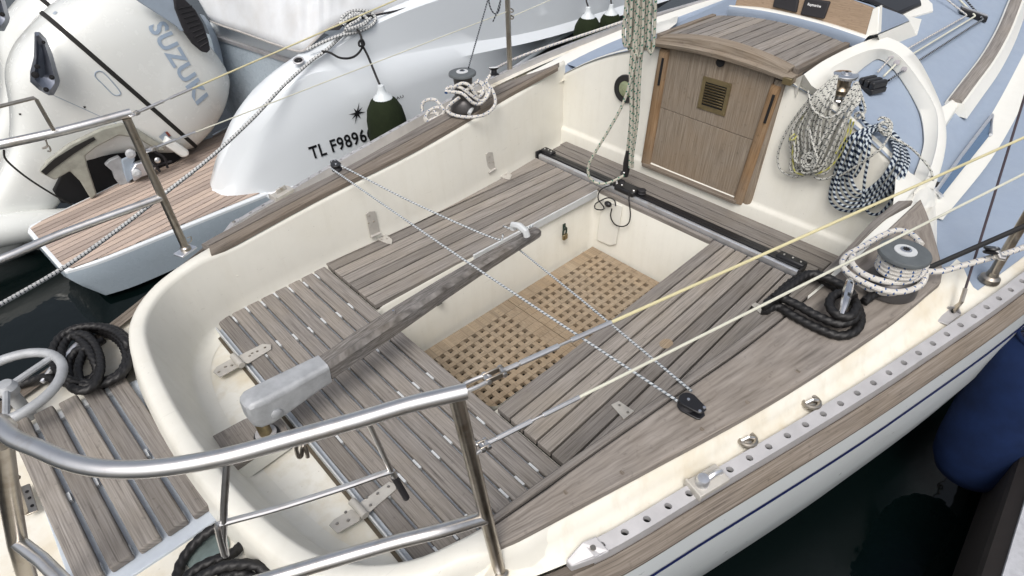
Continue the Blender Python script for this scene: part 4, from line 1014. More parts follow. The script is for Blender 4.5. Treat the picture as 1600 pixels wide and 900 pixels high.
m = M(); s2 = af(1502, 472, c); m.tube([sh, s2], .005, n=10); m.tube(catmull([sh, sh + V(.006, .004, .006), s2, sh + V(-.006, -.004, .006)], 3, True), .003, n=6, closed=True); m.build('shackle', STEEL_B, CH)
top = s2 + V(1.25, .85, 2.3) * 1.0
def linefit(A, px, py, L):                                            # far end of a straight wire from A seen through a pixel
    v = ray(px, py).normalized(); return CAM_LOC + v * L
w2 = linefit(s2, 1555, 300, (s2 - CAM_LOC).length + .10); w3 = s2 + (w2 - s2) * 4; m = M(); m.tube([s2, w3], .0032, n=8); m.build('shroud_wire', plain('dark_wire', (.09, .07, .08), .4, metallic=.6), CH)
m = M(); m.tube([s2, s2 + (w2 - s2) * .12], .0055, n=8); m.build('wire_sleeve', STEEL_B, CH)
# ---- tiller
TY = -.25
a0 = ay(372, 628, TY + .0); a1 = ay(398, 616, TY); a2 = ay(503, 563, TY); a3 = ay(840, 349, TY + .03); 
def octo(c, d, w_, h, ch=.3):
    sd = d.cross(V(0, 0, 1)).normalized(); up = sd.cross(d).normalized(); P = []
    for y, z in ((-1, -1 + ch), (-1 + ch, -1), (1 - ch, -1), (1, -1 + ch), (1, 1 - ch), (1 - ch, 1), (-1 + ch, 1), (-1, 1 - ch)): P.append(c + sd * y * w_ / 2 + up * (z * h / 2))
    return P
d = (a2 - a1).normalized(); dz = V(0, 0, 1)
m = M(); rows = []
for t, w_, h, dr in ((-.20, .040, .050, -.012), (-.17, .060, .075, -.006), (-.10, .072, .092, 0), (.05, .076, .096, .0), (.35, .074, .088, 0), (.8, .068, .072, 0), (1.0, .066, .068, 0)):
    c = a1.lerp(a2, t); rows.append(octo(c + V(0, 0, -h / 2 + dr), d, w_, h, .22))
m.loft(rows, closed=True); m.add(rows[0], [tuple(range(7, -1, -1))]); m.add(rows[-1], [tuple(range(8))]); TH = m.build('tiller', ALU_C, BOAT, smooth=25, bevel=.006, seg=3)
m = M(); rows = []; d2 = (a3 - a2).normalized()
for t, w_, h in ((0.0, .062, .063), (.12, .066, .066), (.3, .064, .062), (.5, .056, .055), (.72, .047, .046), (.9, .042, .040), (.985, .040, .036), (1.0, .034, .028)):
    c = a2.lerp(a3, t) + V(0, 0, .012 * sin(pi * t)); rows.append(octo(c + V(0, 0, -.033 + .0 * t), d2, w_, h, .38))
m.loft(rows, closed=True); m.add(rows[0], [tuple(range(7, -1, -1))]); m.add(rows[-1], [tuple(range(8))]); m.grain(0, d2); m.build('tiller_shaft', TEAK_T, TH, smooth=30)
RSK = az(405, 664, .045); RSK = V(RSK.x, TY - .005, .04)
m = M(); m.tube([V(RSK.x, RSK.y, .0), V(RSK.x, RSK.y, .13)], .017, n=18); m.build('rudder_stock', BRONZE, TH)
m = M(); m.lathe([(.034, 0), (.034, .006), (.027, .010)], V(RSK.x, RSK.y, .0405), n=26); m.build('stock_bearing', BLACKM, TH); m = M(); m.lathe([(.028, .0), (.028, .004), (.020, .006)], V(RSK.x, RSK.y, .051), n=26); m.build('stock_ring', ALU_P, TH)
m = M(); pb = a1.lerp(a2, .12) + V(0, -.036, -.062); m.lathe([(.015, 0), (.015, .007), (.011, .010), (.002, .0105)], pb, (0, -1, 0), n=16); m.build('pinch_bolt', ALU_C, TH)
m = M(); bx_ = a2.lerp(a3, .28) + V(0, 0, .012); m.tube([bx_ + V(0, -.008, -.002), bx_ + V(0, -.008, .012)], .0038, n=10); m.build('tiller_pin', CHROME, TH)
q = [az(*p, .040) for p in [(326, 684), (380, 655), (424, 637), (446, 662), (450, 672), (362, 733)]]; m = M(); poly(m, q, (0, 0, -.02)); m.grain(0, (0, 1, 0)); m.build('rudder_pad', TEAK, BOAT, smooth=0, bevel=.003)
q = [p + V(0, 0, -.021) for p in q]; cc = sum(q, V(0, 0, 0)) / len(q); q = [cc + (p - cc) * .97 for p in q]; m = M(); m.loft([q, [cc + (p - cc) * 1.08 + V(0, 0, -.045) for p in q]], closed=True); m.build('pad_plinth', CREAM, BOAT, smooth=60, bevel=.006)
# ---- hinges
def strap(px, z, nm, parent=BOAT, th=.004):
    m = M(); poly(m, [az(*p, z) for p in px], (0, 0, -th)); return m.build(nm, HINGE, parent, smooth=0, bevel=.0012)
def screws(parent, pts, n_=V(0, 0, 1), r=.0042):
    for p in pts:
        m = M(); m.lathe([(r, 0), (r * .8, .0012), (.0008, .0014)], p, n_, n=10); m.build('screw', STEEL_B, parent)
for A_, B_, bar, sc in (([(333, 581), (338, 573), (367, 557), (376, 564), (374, 572), (343, 589)], [(370, 557), (410, 537), (423, 538), (424, 545), (388, 567), (378, 566)], ((364, 556), (378, 571)), [(342, 581), (352, 573), (362, 571), (390, 556), (402, 549), (414, 543), (394, 552)]),
                    ([(514, 820), (522, 811), (548, 796), (564, 800), (562, 813), (537, 827), (527, 833)], [(557, 789), (608, 752), (618, 756), (619, 764), (577, 800), (566, 800)], ((550, 783), (571, 806)), [(527, 818), (540, 800), (544, 813), (573, 777), (590, 771), (607, 760), (579, 789)])):
    h1 = strap(A_, -.004, 'hinge'); h2 = strap(B_, .006, 'hinge_leaf', h1)
    m = M(); m.tube([az(*bar[0], .010), az(*bar[1], .010)], .0105, n=14); m.build('hinge_barrel', HINGE, h1)
    screws(h1, [az(*p, -.003) for p in sc[:3]]); screws(h1, [az(*p, .0065) for p in sc[3:]])
for wl, sl, ks in (([(572, 335), (576, 331), (586, 330), (594, 364), (579, 371)], [(579, 369), (593, 358), (613, 374), (612, 381), (605, 380)], [(577, 337), (576, 349), (584, 346)]),
                   ([(759, 241), (763, 238), (770, 238), (774, 263), (763, 271)], [(766, 270), (780, 260), (800, 273), (797, 280), (790, 279)], [(765, 245), (764, 254), (771, 253)])):
    def wy(p): 
        return ay(*p, .372)
    xw_ = az(*sl[0], .003).x; yw = min(Bc, key=lambda q: abs(q.x - xw_) + (9 if q.y < 0 else 0)).y - .004
    P = [ay(*p, yw - .0) for p in wl]; m = M(); poly(m, P, (0, .004, 0), up=V(0, -1, 0)); h1 = m.build('hinge', HINGE, BOAT, smooth=0, bevel=.0012)
    m = M(); P2 = [az(*p, .0045) for p in sl]; poly(m, P2, (0, 0, -.004)); m.build('hinge_leaf', HINGE, h1, smooth=0, bevel=.0012)
    m = M(); m.tube([P[-1] + V(0, -.004, .004), P[-2] + V(0, -.004, .002)], .0055, n=12); m.build('hinge_barrel', HINGE, h1)
    screws(h1, [ay(*p, yw - .0005) for p in ks], V(0, -1, 0), .0036); c = sum(P2, V(0, 0, 0)) / len(P2); screws(h1, [c + V(0, .012, .0004), c + V(.006, -.012, .0004), c + V(-.012, 0, .0004)], r=.0034)
for q, ss in (([(1174, 476), (1180, 472), (1205, 484), (1203, 490), (1190, 491)], [(1183, 479)]), ([(955, 632), (967, 626), (991, 642), (975, 655)], [(968, 633), (981, 644)])):
    h1 = strap(q, .006, 'hinge'); screws(h1, [az(*p, .0065) for p in ss])
# wooden plugs and a lighter patch in the planks
for q in ((1097, 670), (1247, 580), (972, 738), (884, 769), (1168, 628)):
    p = ac(*q); m = M(); m.lathe([(.0055, -.002), (.0055, .0003)], p, n=14); m.grain(0, (.3, 1, 0)); m.build('wood_plug', TEAK_D, bpy.data.objects['coaming_cap'])
p = az(1041, 537, .0); m = M(); P = [p + V(.024 * cos(2 * pi * k / 24), .020 * sin(2 * pi * k / 24), .0004) for k in range(24)]; P = [V(q.x, min(max(q.y, p.y - .017), p.y + .019), q.z) for q in P]; m.add(P, [tuple(range(24))]); m.grain(0, (1, .05, 0)); m.build('wood_patch', TEAK_G, bpy.data.objects['bench_slats.001'])
# ---- cleats
def cleat(c, d, L, h, mat=ALU):
    d = Vector(d).normalized(); c = Vector(c); m = M(); sd = V(-d.y, d.x, 0)
    m.tube(catmull([c - d * L / 2 + V(0, 0, h * .86), c - d * L * .25 + V(0, 0, h), c + V(0, 0, h * .94), c + d * L * .25 + V(0, 0, h), c + d * L / 2 + V(0, 0, h * .86)], 5), lambda t, l: .006 + .006 * sin(pi * t), n=10); CL = m.build('cleat', mat, BOAT)
    for s_ in (-1, 1):
        m = M(); m.tube([c + d * s_ * L * .14 + V(0, 0, -.002), c + d * s_ * L * .12 + V(0, 0, h)], .0085, n=10); m.build('cleat_post', mat, CL)
    return CL
cp0, cp1 = az(143, 524, .165), az(66, 598, .165); cleat(V((cp0.x + cp1.x) / 2, (cp0.y + cp1.y) / 2, .128), cp0 - cp1, (cp0 - cp1).length, .045)
cs0, cs1 = ac(1316, 468), ac(1306, 510); cc_ = (cs0 + cs1) / 2; cleat(cc_, (cs0 - cs1) * 1.0, max(.14, (cs0 - cs1).length * 1.25), .064, CHROME)
c0 = ac(748, 184); c0.y = .47; cl = ac(740, 186); m = M(); a_ = ac(795, 122); a_, b_ = ac(733, 182), ac(748, 166); m.tube(catmull([a_ + V(0, 0, .012), a_.lerp(b_, .5) + V(0, 0, .022), b_ + V(0, 0, .018)], 4), .008, n=8); m.build('fairlead_horn', SPACER, BOAT)
dp = az(325, 862, .128); m = M(); m.lathe([(.044, 0), (.044, .003), (.040, .005), (.002, .006)], dp, n=34); m.build('deck_filler', plain('green_grey_alloy', (.22, .28, .27), .5, metallic=.4, var=.35), BOAT)
# ---- stern deck seat: five planks on a grey frame
m = M(); fr = M()
xk = [-1.876, -1.933, -1.990, -2.047, -2.104]
for i, x in enumerate(xk): m.plank(V(x - .004 + .006, -.447, .156), V(x - .022, .125 + .004 * i, .156), .0455, .022)
ST2 = m.build('stern_deck_seat', TEAK, BOAT, smooth=0, bevel=.005, seg=3)
m = M(); poly(m, [V(-1.850, -.478, .134), V(-1.853, .10, .134), V(-2.14, .12, .134), V(-2.14, -.478, .134)], (0, 0, -.01)); m.build('seat_frame', GFRAME, ST2, bevel=.002)
for i in range(4):
    for y in (-.425, -.19, .095):
        m = M(); xm = (xk[i] + xk[i + 1]) / 2 - .012 * (y + .45) / .57 - .008; m.abox(xm - .0058, xm + .0058, y - .014, y + .014, .1335, .146); m.build('spacer', SPACER, ST2)
# fitting under the left tube, a bent steel bracket
m = M(); poly(m, [az(*p, .150) for p in [(28, 762), (46, 755), (59, 797), (41, 805)]], (0, 0, -.004)); BK = m.build('deck_bracket', STEEL_B, BOAT, bevel=.001)
c = az(40, 804, .150); m = M(); poly(m, [af(*p, c) for p in [(15, 728), (22, 724), (46, 802), (38, 806)]], (-.003, .001, 0), up=CAM_LOC - c); m.build('bracket_plate', STEEL_B, BK, bevel=.001)
m = M(); q = af(20, 746, c); m.tube([q, q + V(.010, -.012, .002)], .005, n=8); m.build('bracket_bolt', STEEL_B, BK)
for p in ((42, 768), (46, 778), (50, 790)):
    m = M(); m.lathe([(.004, 0), (.003, .0015)], az(*p, .1505), n=10); m.build('bracket_hole', DARK, BK)
# handwheel on the stern
wc = az(10, 606, .24); m = M(); rx = .125
P = [wc + V(rx * cos(2 * pi * k / 40), rx * sin(2 * pi * k / 40), 0) for k in range(40)]; m.tube(P, .0125, n=12, closed=True); HWL = m.build('handwheel', ALU_C, BOAT)
for k in range(3):
    a = radians(20 + 120 * k); m = M(); m.tube([wc + V(.01 * cos(a), .01 * sin(a), .0), wc + V(rx * cos(a), rx * sin(a), 0)], .0085, n=8); m.build('wheel_spoke', ALU_C, HWL)
m = M(); m.lathe([(.022, -.02), (.026, 0), (.018, .014), (.002, .016)], wc, n=18); m.lathe([(.016, -.12), (.016, -.018)], wc, n=14); m.build('wheel_hub', ALU_C, HWL)
# cam cleats on the quarter
for q in ((1464, 290), (1461, 305)):
    c = af(q[0], q[1], arf(1459, 296)); m = M(); m.lathe([(.013, -.010), (.013, -.002), (.010, 0), (.013, .004), (.011, .010), (.003, .011)], c, V(-.5, -.75, .35), n=16); m.build('cam_block', BLACK, BOAT)
c = af(1459, 298, arf(1459, 296)); m = M(); m.box(c + V(.004, .004, 0), V(.004, .004, 0), V(-.004, .006, 0), V(0, 0, .028)); m.build('cam_plate', STEEL_B, BOAT, bevel=.001)
# pale pocket in the footwell corner, ring on the port wall
m = M(); P = [ax(*p, -.010) for p in [(940, 312), (972, 322), (962, 382), (953, 384), (933, 375)]]; poly(m, P, (.004, 0, 0), up=V(-1, 0, 0)); m.build('corner_plate', WHITE, BOAT, bevel=.002)
c = ay(910, 398, .022); m = M(); m.tube([c + V(.009 * cos(2 * pi * k / 14), 0, .016 * sin(2 * pi * k / 14)) for k in range(14)], .003, n=6, closed=True); m.build('wall_ring', STEEL_B, BOAT)
# ================================================================ ropes, each a thing of its own
def rope_obj(name, label, paths, r, mat, cat='rope', group=None, laid=False, n=8, step=.012, smoothk=7, closed=(), pitch=.05):
    """first path is the thing, the others are lengths of the same rope"""
    m = M()
    for i, P in enumerate(paths):
        C = catmull(P, smoothk, i in closed)
        if laid: m.laid(C, r, pitch=pitch, closed=i in closed, n=18)
        else: m.tube(resample(C, step, i in closed), r, n=n, closed=i in closed, u0=random.random())
    o = m.build(name, mat, smooth=70); return tag(o, label, cat, group)
J = lambda s: V(random.uniform(-s, s), random.uniform(-s, s), random.uniform(-s, s))
# ---- tiller lashing between two blocks
tz = .375
BS = ac(1076, 640); BP_ = ac(523, 268)
TL1 = ac(1058, 634) + V(0, 0, .022); TL2 = ac(1075, 620) + V(0, 0, .022); TL2 = ac(1078, 621) + V(0, 0, .022)
P1 = ac(519, 271) + V(0, 0, .022); P2 = ac(533, 266) + V(0, 0, .022)
tw = a2.lerp(a3, .93) + V(0, 0, .012)
pA = af(818, 376, tw); pB = af(790, 372, tw)
lash = [[TL1 + V(-.002, 0, -.004), TL1.lerp(P1, .5) + V(0, 0, -.012), P1], ]
def seam_line(px0, P3, px1, Q3): return [P3, Q3]
lash2 = [TL2, TL2.lerp(af(812, 381, tw), .5) + V(0, 0, -.010), af(806, 386, tw)]
lash3 = [P2, P2.lerp(af(770, 372, tw), .5) + V(0, 0, -.012), af(771, 372, tw), af(786, 366, tw)]
turn = [[tw + V(.0, .026 * cos(a), .024 * sin(a)) + V(.010 * k, 0, 0) for a in [2 * pi * i / 10 for i in range(10)]] for k in (0, 1)]
ends = [[af(786, 353, tw), af(800, 358, tw), af(812, 356, tw), af(820, 358, tw), af(833, 352, tw)], [af(806, 384, tw), af(818, 374, tw), af(817, 362, tw), af(808, 356, tw)]]
rope_obj('tiller_line', 'grey and white cord stretched twice across the cockpit and knotted round the tiller end', [lash[0], lash2, lash3] + ends, .0032, R_TIL, step=.01)
m = M()
q = [tw + V(-.055, .028, .004), tw + V(-.02, .030, .010), tw + V(-.012, -.030, .010), tw + V(-.05, -.033, .002)]
m.tube([tw + d3 for d3 in (V(-.03, .03, -.002), V(-.03, .028, .014), V(-.028, 0, .022), V(-.026, -.028, .012), V(-.024, -.032, -.006))], .012, n=8); m.build('lashing_band', SPACER, bpy.data.objects['tiller_line'])
def block(name, label, c, d, r, mat=BLACK):
    d = Vector(d); d.z = 0; d.normalize(); sd = V(-d.y, d.x, 0); m = M(); P = []
    for k in range(13): a = pi / 2 + pi * k / 12; P.append(c + d * (r * cos(a)) + sd * (r * sin(a)))
    P += [c + d * r * 1.75 - sd * r * .62, c + d * r * 2.0 - sd * r * .4, c + d * r * 2.0 + sd * r * .4, c + d * r * 1.75 + sd * r * .62]
    t = thing(name, label, 'pulley', c)
    for dz in (.006, .026):
        m = M(); poly(m, [p + V(0, 0, dz) for p in P], (0, 0, -.005)); m.build('cheek', mat, t, bevel=.0018)
    m = M(); m.lathe([(r * .97, .006), (r * .70, .0135), (r * .97, .021)], c, n=24); m.build('sheave', BLACKM, t)
    for q in (c, c + d * r * 1.72 - sd * r * .36, c + d * r * 1.72 + sd * r * .36):
        m = M(); m.lathe([(.0042, 0), (.0036, .0016), (.001, .002)], q + V(0, 0, .0262), n=10); m.build('rivet', CHROME, t)
    return t
block('pulley_block', 'black pulley with three bright rivets on the near coaming plank', ac(1073, 636), ac(1094, 652) - ac(1070, 634), .0215)
block('pulley_block', 'small black pulley on the far coaming plank, opposite its near twin', ac(527, 266), ac(520, 258) - ac(528, 270), .020)
# ---- mainsheet hanging from the boom to the traveller
MB_ = CAR + V(0, 0, .03)
sh_t = thing('mainsheet', 'thick white and green rope tackle hanging above the black traveller car', 'rope', CAR + V(0, 0, .05))
def hang(pts, off=0): return [af(x, y, MB_ + V(off, off, 0)) for x, y in pts]
def rp(paths, r, mat, name, parent, n=8, laid=False, closed=()):
    for i, P in enumerate(paths):
        m = M(); C = catmull(P, 7, i in closed)
        if laid: m.laid(C, r)
        else: m.tube(resample(C, .012), r, n=n, u0=random.random())
        m.build(name, mat, parent, smooth=70)
falls = []
for k, (xt, xm, xb, o) in enumerate(((984, 988, 979, 0), (993, 990, 982, .012), (1002, 994, 985, -.004), (1011, 1000, 988, .008), (997, 985, 984, -.014))):
    falls.append(hang([(xt + 2, -70), (xt, 10), (xm + (xt - xm) * .4, 70), (xm, 110), ((xm + xb) / 2 + 2, 185), (xb + 1, 240), (xb, 262)], o))
rp(falls, .0062, R_MAIN, 'rope_fall', sh_t)
loops = []
for k in range(7):
    x0 = 975 + k * 6.2; o = -.012 + .011 * (k % 3); b = 72 + 16 * ((k * 5) % 4) / 3
    loops.append(hang([(x0 + 8, -70), (x0 + 4, 0), (x0 - 1 + k * .3, b - 22), (x0 + 2 + k * .2, b), (x0 + 8, b - 4), (x0 + 10, b - 30), (x0 + 12, 0), (x0 + 14, -70)], o))
rp(loops, .0062, R_MAIN, 'rope_loop', sh_t)
rp([hang([(992, 84), (990, 105), (984, 130), (972, 165), (950, 205), (930, 238), (920, 258), (920, 275), (930, 285), (945, 287), (960, 282), (975, 274)], -.02)], .0058, R_MAIN, 'rope_tail', sh_t)
m = M(); c = af(979, 262, MB_); m.tube([af(983, 235, MB_), af(980, 255, MB_), af(977, 275, MB_)], lambda t, l: .013 + .004 * sin(pi * t), n=12); m.build('rope_block', BLACK, sh_t)
for q in ((974, 271), (972, 285)):
    m = M(); m.lathe([(.011, -.008), (.013, -.004), (.013, .004), (.011, .008)], af(q[0], q[1], MB_), CAM_LOC - c, n=16); m.build('block_sheave', BLACKM, sh_t)
for q in ((975, 270), (972, 289), (964, 284)):
    m = M(); m.ball(af(q[0], q[1], MB_) + (CAM_LOC - c).normalized() * .014, .0052); m.build('block_rivet', CHROME, sh_t)
# ---- black cord with a stopper below the traveller
FWX = -.02
def fwp(pts): return [ax(x, y, FWX) for x, y in pts]
t = rope_obj('stopper_cord', 'thin black cord with a round stopper looped below the traveller car', [[az(960, 288, .03), ax(944, 293, .0)] + fwp([(936, 300), (935, 312), (944, 324), (940, 328), (930, 326), (930, 319), (938, 314), (950, 309), (960, 313), (962, 322)]), fwp([(956, 326), (954, 338), (960, 350), (972, 354), (982, 349), (985, 335), (983, 315)]) + [ax(983, 303, 0.0), az(983, 296, .03)]], .0028, R_BLACKT, 'cord')
m = M(); m.ball(ax(950, 319, FWX - .004), .0145, sc=(.9, 1.25, .9)); m.build('stopper_ball', BLACK, t)
# ---- padlocks on the footwell wall
def padlock(q, label, s=1.0, body=BRONZE, sh=plain('green_black_enamel', (.012, .03, .02), .45)):
    yv = .018; c = ay(q[0], q[1], yv); t = thing('padlock', label, 'padlock', c)
    m = M(); m.tube(catmull([c + V(-.010, -.004, 0), c + V(-.010, -.006, .024) * s, c + V(0, -.008, .036) * s, c + V(.010, -.006, .024) * s, c + V(.010, -.004, 0)], 5), .0038, n=8); m.build('shackle', sh, t)
    m = M(); m.box(c + V(0, -.007, -.013), V(.0135, 0, 0), V(0, .0065, 0), V(0, 0, .014)); m.build('lock_body', body, t, bevel=.004)
    m = M(); m.box(c + V(0, -.001, .034), V(.008, 0, 0), V(0, .003, 0), V(0, 0, .018)); m.build('hasp', sh, t, bevel=.002)
padlock((881, 365), 'small brown padlock on a green hasp under the locker lid')
padlock((683, 466), 'dark green padlock half hidden under the tiller', .7, body=plain('dark_green_enamel', (.015, .03, .022), .4))
# ---- black mooring ropes (three-strand)
def coil(px_c, rx, ry, z, loops, wob, rot=0, start=0, lift=.012):
    P = []; cx, cy = px_c
    for i in range(int(loops * 14)):
        a = start + 2 * pi * i / 14; k = i / 14
        f = 1 + wob * sin(a * 1.7 + k * 2.1) + wob * .6 * sin(k * 5.3)
        x, y = rx * f * cos(a), ry * f * sin(a); xr = x * cos(rot) - y * sin(rot); yr = x * sin(rot) + y * cos(rot)
        P.append(az(cx + xr, cy + yr, z + lift * (k % 3) + .004 * sin(a * 3)))
    return P
zp = .142
main = coil((143, 557), 53, 49, zp, 5.4, .13, rot=-.5, start=.6, lift=.019)
inner = coil((124, 566), 32, 42, zp + .010, 3.2, .12, rot=.2, start=2.0, lift=.016)
bites = [[az(*p, z) for p, z in (((112, 520), zp + .05), ((132, 540), .185), ((122, 575), .19), ((128, 600), .18), ((142, 612), zp + .02))],
         [az(*p, z) for p, z in (((160, 532), .17), ((140, 545), .19), ((120, 548), .185), ((108, 570), .17), ((118, 596), .165), ((150, 585), .17), ((145, 560), .19), ((130, 535), .19), ((108, 520), .16))]]
tail = [az(*p, z) for p, z in (((95, 600), zp + .03), ((75, 590), .17), ((58, 592), .16), ((30, 602), .15), ((-20, 616), .15))]
rope_obj('mooring_rope', 'tangled heap of thick black rope over the cleat beyond the stern deck planks', [main, inner] + bites + [tail], .0112, R_BLACK, 'rope', laid=True, pitch=.060)
zc_ = .012
def rc_(pts, h=.0): return [ac(x, y) + V(0, 0, .012 + h + (z if False else 0)) for x, y in pts]
A = rc_([(1192, 492), (1215, 474), (1243, 446), (1270, 437), (1298, 452), (1326, 470), (1342, 498), (1335, 522), (1308, 530), (1270, 516), (1236, 498), (1212, 484)], .0)
B = rc_([(1202, 482), (1228, 458), (1252, 444), (1282, 446), (1314, 466), (1332, 490), (1330, 510), (1306, 520), (1272, 508), (1240, 490), (1214, 478)], .018)
Cc = rc_([(1200, 488), (1230, 467), (1256, 450), (1284, 456), (1310, 470), (1326, 486)], .034)
D = rc_([(1330, 500), (1318, 517), (1298, 514), (1287, 500), (1292, 486), (1308, 480), (1322, 487)], .036)
E2 = rc_([(1345, 482), (1362, 470), (1382, 462)], .01)
F_ = rc_([(1213, 480), (1206, 484), (1196, 490), (1188, 500)], .03)
rope_obj('mooring_rope', 'thick black rope folded round the bright cleat beside the large grey winch', [A, B, Cc, D, E2, F_], .0112, R_BLACK, 'rope', laid=True, closed=(0,), pitch=.058)
zs = .140
G1 = [az(*p, zs + h) for p, h in (((276, 905), 0), ((284, 878), .0), ((304, 850), .005), ((330, 829), .012), ((356, 820), .012), ((376, 826), .006), ((381, 842), .0), ((372, 858), .004), ((352, 870), .016), ((325, 880), .022), ((300, 895), .02), ((285, 912), .02))]
G2 = [az(*p, zs + h) for p, h in (((300, 910), .015), ((325, 896), .028), ((355, 884), .034), ((392, 882), .022), ((415, 892), .01), ((432, 910), .0))]
G3 = [az(*p, zs + h) for p, h in (((335, 915), .02), ((352, 900), .02), ((375, 896), .012), ((400, 905), .01))]
rope_obj('mooring_rope', 'black twisted rope looped over the round grey deck cap at the bottom edge', [G1, G2, G3], .0112, R_BLACK, 'rope', laid=True, pitch=.060)
# ---- white and blue sheet on the large winch
def wl(px, py, up): return hit(px, py, WS_ + V(0, 0, up), (-.09, 0, 1))
s1 = [wl(x, y, .045) for x, y in [(1448, 424), (1440, 444), (1415, 455), (1385, 455), (1350, 442), (1322, 424), (1316, 408), (1328, 396), (1350, 384), (1378, 368), (1402, 360), (1424, 366), (1440, 382)]]
s2 = [wl(x, y, .030) for x, y in [(1446, 430), (1430, 448), (1400, 458), (1365, 454), (1335, 438), (1318, 420), (1320, 402), (1334, 392)]]
s3 = [wl(x, y, .055) for x, y in [(1334, 398), (1330, 408), (1340, 422), (1362, 434), (1390, 441), (1418, 440), (1438, 430), (1448, 414)]]
s4 = [wl(x, y, .05) for x, y in [(1448, 424), (1470, 424), (1500, 416), (1540, 405)]]; s4 += [af(1557, 400, s4[-1])]
dr = [[WS_ + V(.045 * cos(a), .045 * sin(a), .060 + .011 * k + .011 * (a / (2 * pi))) for a in [2 * pi * i / 16 for i in range(17)]] for k in range(3)]
s5 = [s4[-1], linefit(s4[-1], 1575, 395, (s4[-1] - CAM_LOC).length + .06), linefit(s4[-1], 1640, 372, (s4[-1] - CAM_LOC).length + .2)]
rope_obj('winch_sheet', 'thick white rope with blue flecks wound round the large grey winch', [s1, s2, s3, s4, s5] + dr, .0078, R_WB, 'rope', n=10)
c = s4[-1]; t = thing('sheet_block', 'small black and steel block clipped to the bronze stanchion on the blue side deck', 'pulley', c)
m = M(); m.lathe([(.016, -.008), (.018, -.004), (.012, 0), (.018, .004), (.016, .008)], af(1549, 391, c), V(.3, .3, 1), n=18); m.build('sheave', BLACK, t)
m = M(); m.tube([af(1554, 388, c), af(1562, 402, c), af(1572, 404, c)], .0075, n=10); m.build('block_strap', STEEL, t)
# black braid under tension leading forward from the winch
m = M(); p0 = wl(1452, 418, .052); L0 = (p0 - CAM_LOC).length; p1 = linefit(p0, 1640, 336, L0 + .12); P = resample([p0, p1], .01); m.tube(P, .0065, n=8); tag(m.build('black_line', R_BLACKT), 'taut black line running forward from behind the large grey winch', 'rope')
# ---- white rope on the far winch
def wp(px, py, dy=0.0, up=.03): return af(px, py, WP_ + V(0, dy, up))
q1 = [wp(x, y, o) for x, y, o in [(697, 145, -.06), (700, 137, -.03), (718, 136, -.07), (738, 150, -.08), (752, 158, -.07), (760, 148, -.04), (756, 132, -.02), (745, 125, .0)]]
q2 = [wp(x, y, o) for x, y, o in [(700, 143, -.05), (722, 146, -.085), (738, 160, -.09), (750, 162, -.08), (762, 150, -.05), (765, 138, -.02), (758, 126, .0)]]
q3 = [wp(x, y, o) for x, y, o in [(718, 152, -.08), (705, 162, -.075), (698, 172, -.07), (710, 180, -.10), (735, 183, -.13), (760, 178, -.12), (774, 162, -.06), (770, 142, -.02), (760, 128, .0), (766, 118, .03)]]
q4 = [wp(x, y, o) for x, y, o in [(706, 138, -.06), (722, 130, -.075), (734, 134, -.08), (742, 146, -.08), (748, 152, -.07), (756, 140, -.04), (748, 128, -.02), (738, 134, -.05), (728, 142, -.08)]]
kn = [[wp(x, y, o, .01) for x, y, o in L] for L in ([(660, 174, .03), (660, 162, .04), (668, 156, .03), (680, 156, .02), (688, 164, .0), (694, 172, -.02), (690, 180, -.02), (676, 186, -.02), (666, 190, -.02), (664, 182, -.01), (674, 176, .0), (686, 178, -.01)],
      [(666, 178, .0), (676, 172, .0), (684, 182, -.02), (676, 190, -.03), (666, 186, -.02), (668, 176, -.01), (680, 168, .0), (692, 170, .0)])]
ld = [wp(766, 118, .04), ar(775, 113) + V(0, 0, .02), ar(830, 88) + V(0, 0, .02), ar(960, 44) + V(0, 0, .02), ar(1010, 28) + V(0, 0, .03)]
rope_obj('winch_sheet', 'white rope tangled round the far winch with a knot on the teak', [q1, q2, q3, q4] + kn + [ld], .0068, R_WB, 'rope', n=9)
c = wp(772, 112, .05, .02); t = thing('lead_block', 'small black sheave on the far toe rail behind the tangled white rope', 'pulley', c); m = M(); m.lathe([(.020, -.014), (.022, -.010), (.012, -.004), (.012, .006), (.020, .012), (.022, .016)], c, V(.15, .2, 1), n=18); m.build('sheave', BLACK, t); m = M(); m.lathe([(.021, .0155), (.019, .0185), (.004, .019)], c, V(.15, .2, 1), n=18); m.build('block_cap', SPACER, t)
# thin flag halyard by the port stanchion
f0 = wp(732, 106, .02, .1)
fl = [[f0, af(748, 50, f0 + V(.1, .2, 0)), af(762, 0, f0 + V(.2, .3, 0)), af(770, -40, f0 + V(.2, .3, 0))], [af(x, y, f0 + V(.22, .3, 0)) for x, y in [(762, -20), (765, 8), (772, 21), (779, 18), (783, -5), (786, -30)]], [af(x, y, f0 + V(.22, .3, 0)) for x, y in [(770, 34), (777, 18), (782, 0)]]]
rope_obj('flag_halyard', 'thin grey speckled line rising from the far winch past the stanchion', fl, .0032, R_BLK, 'rope')
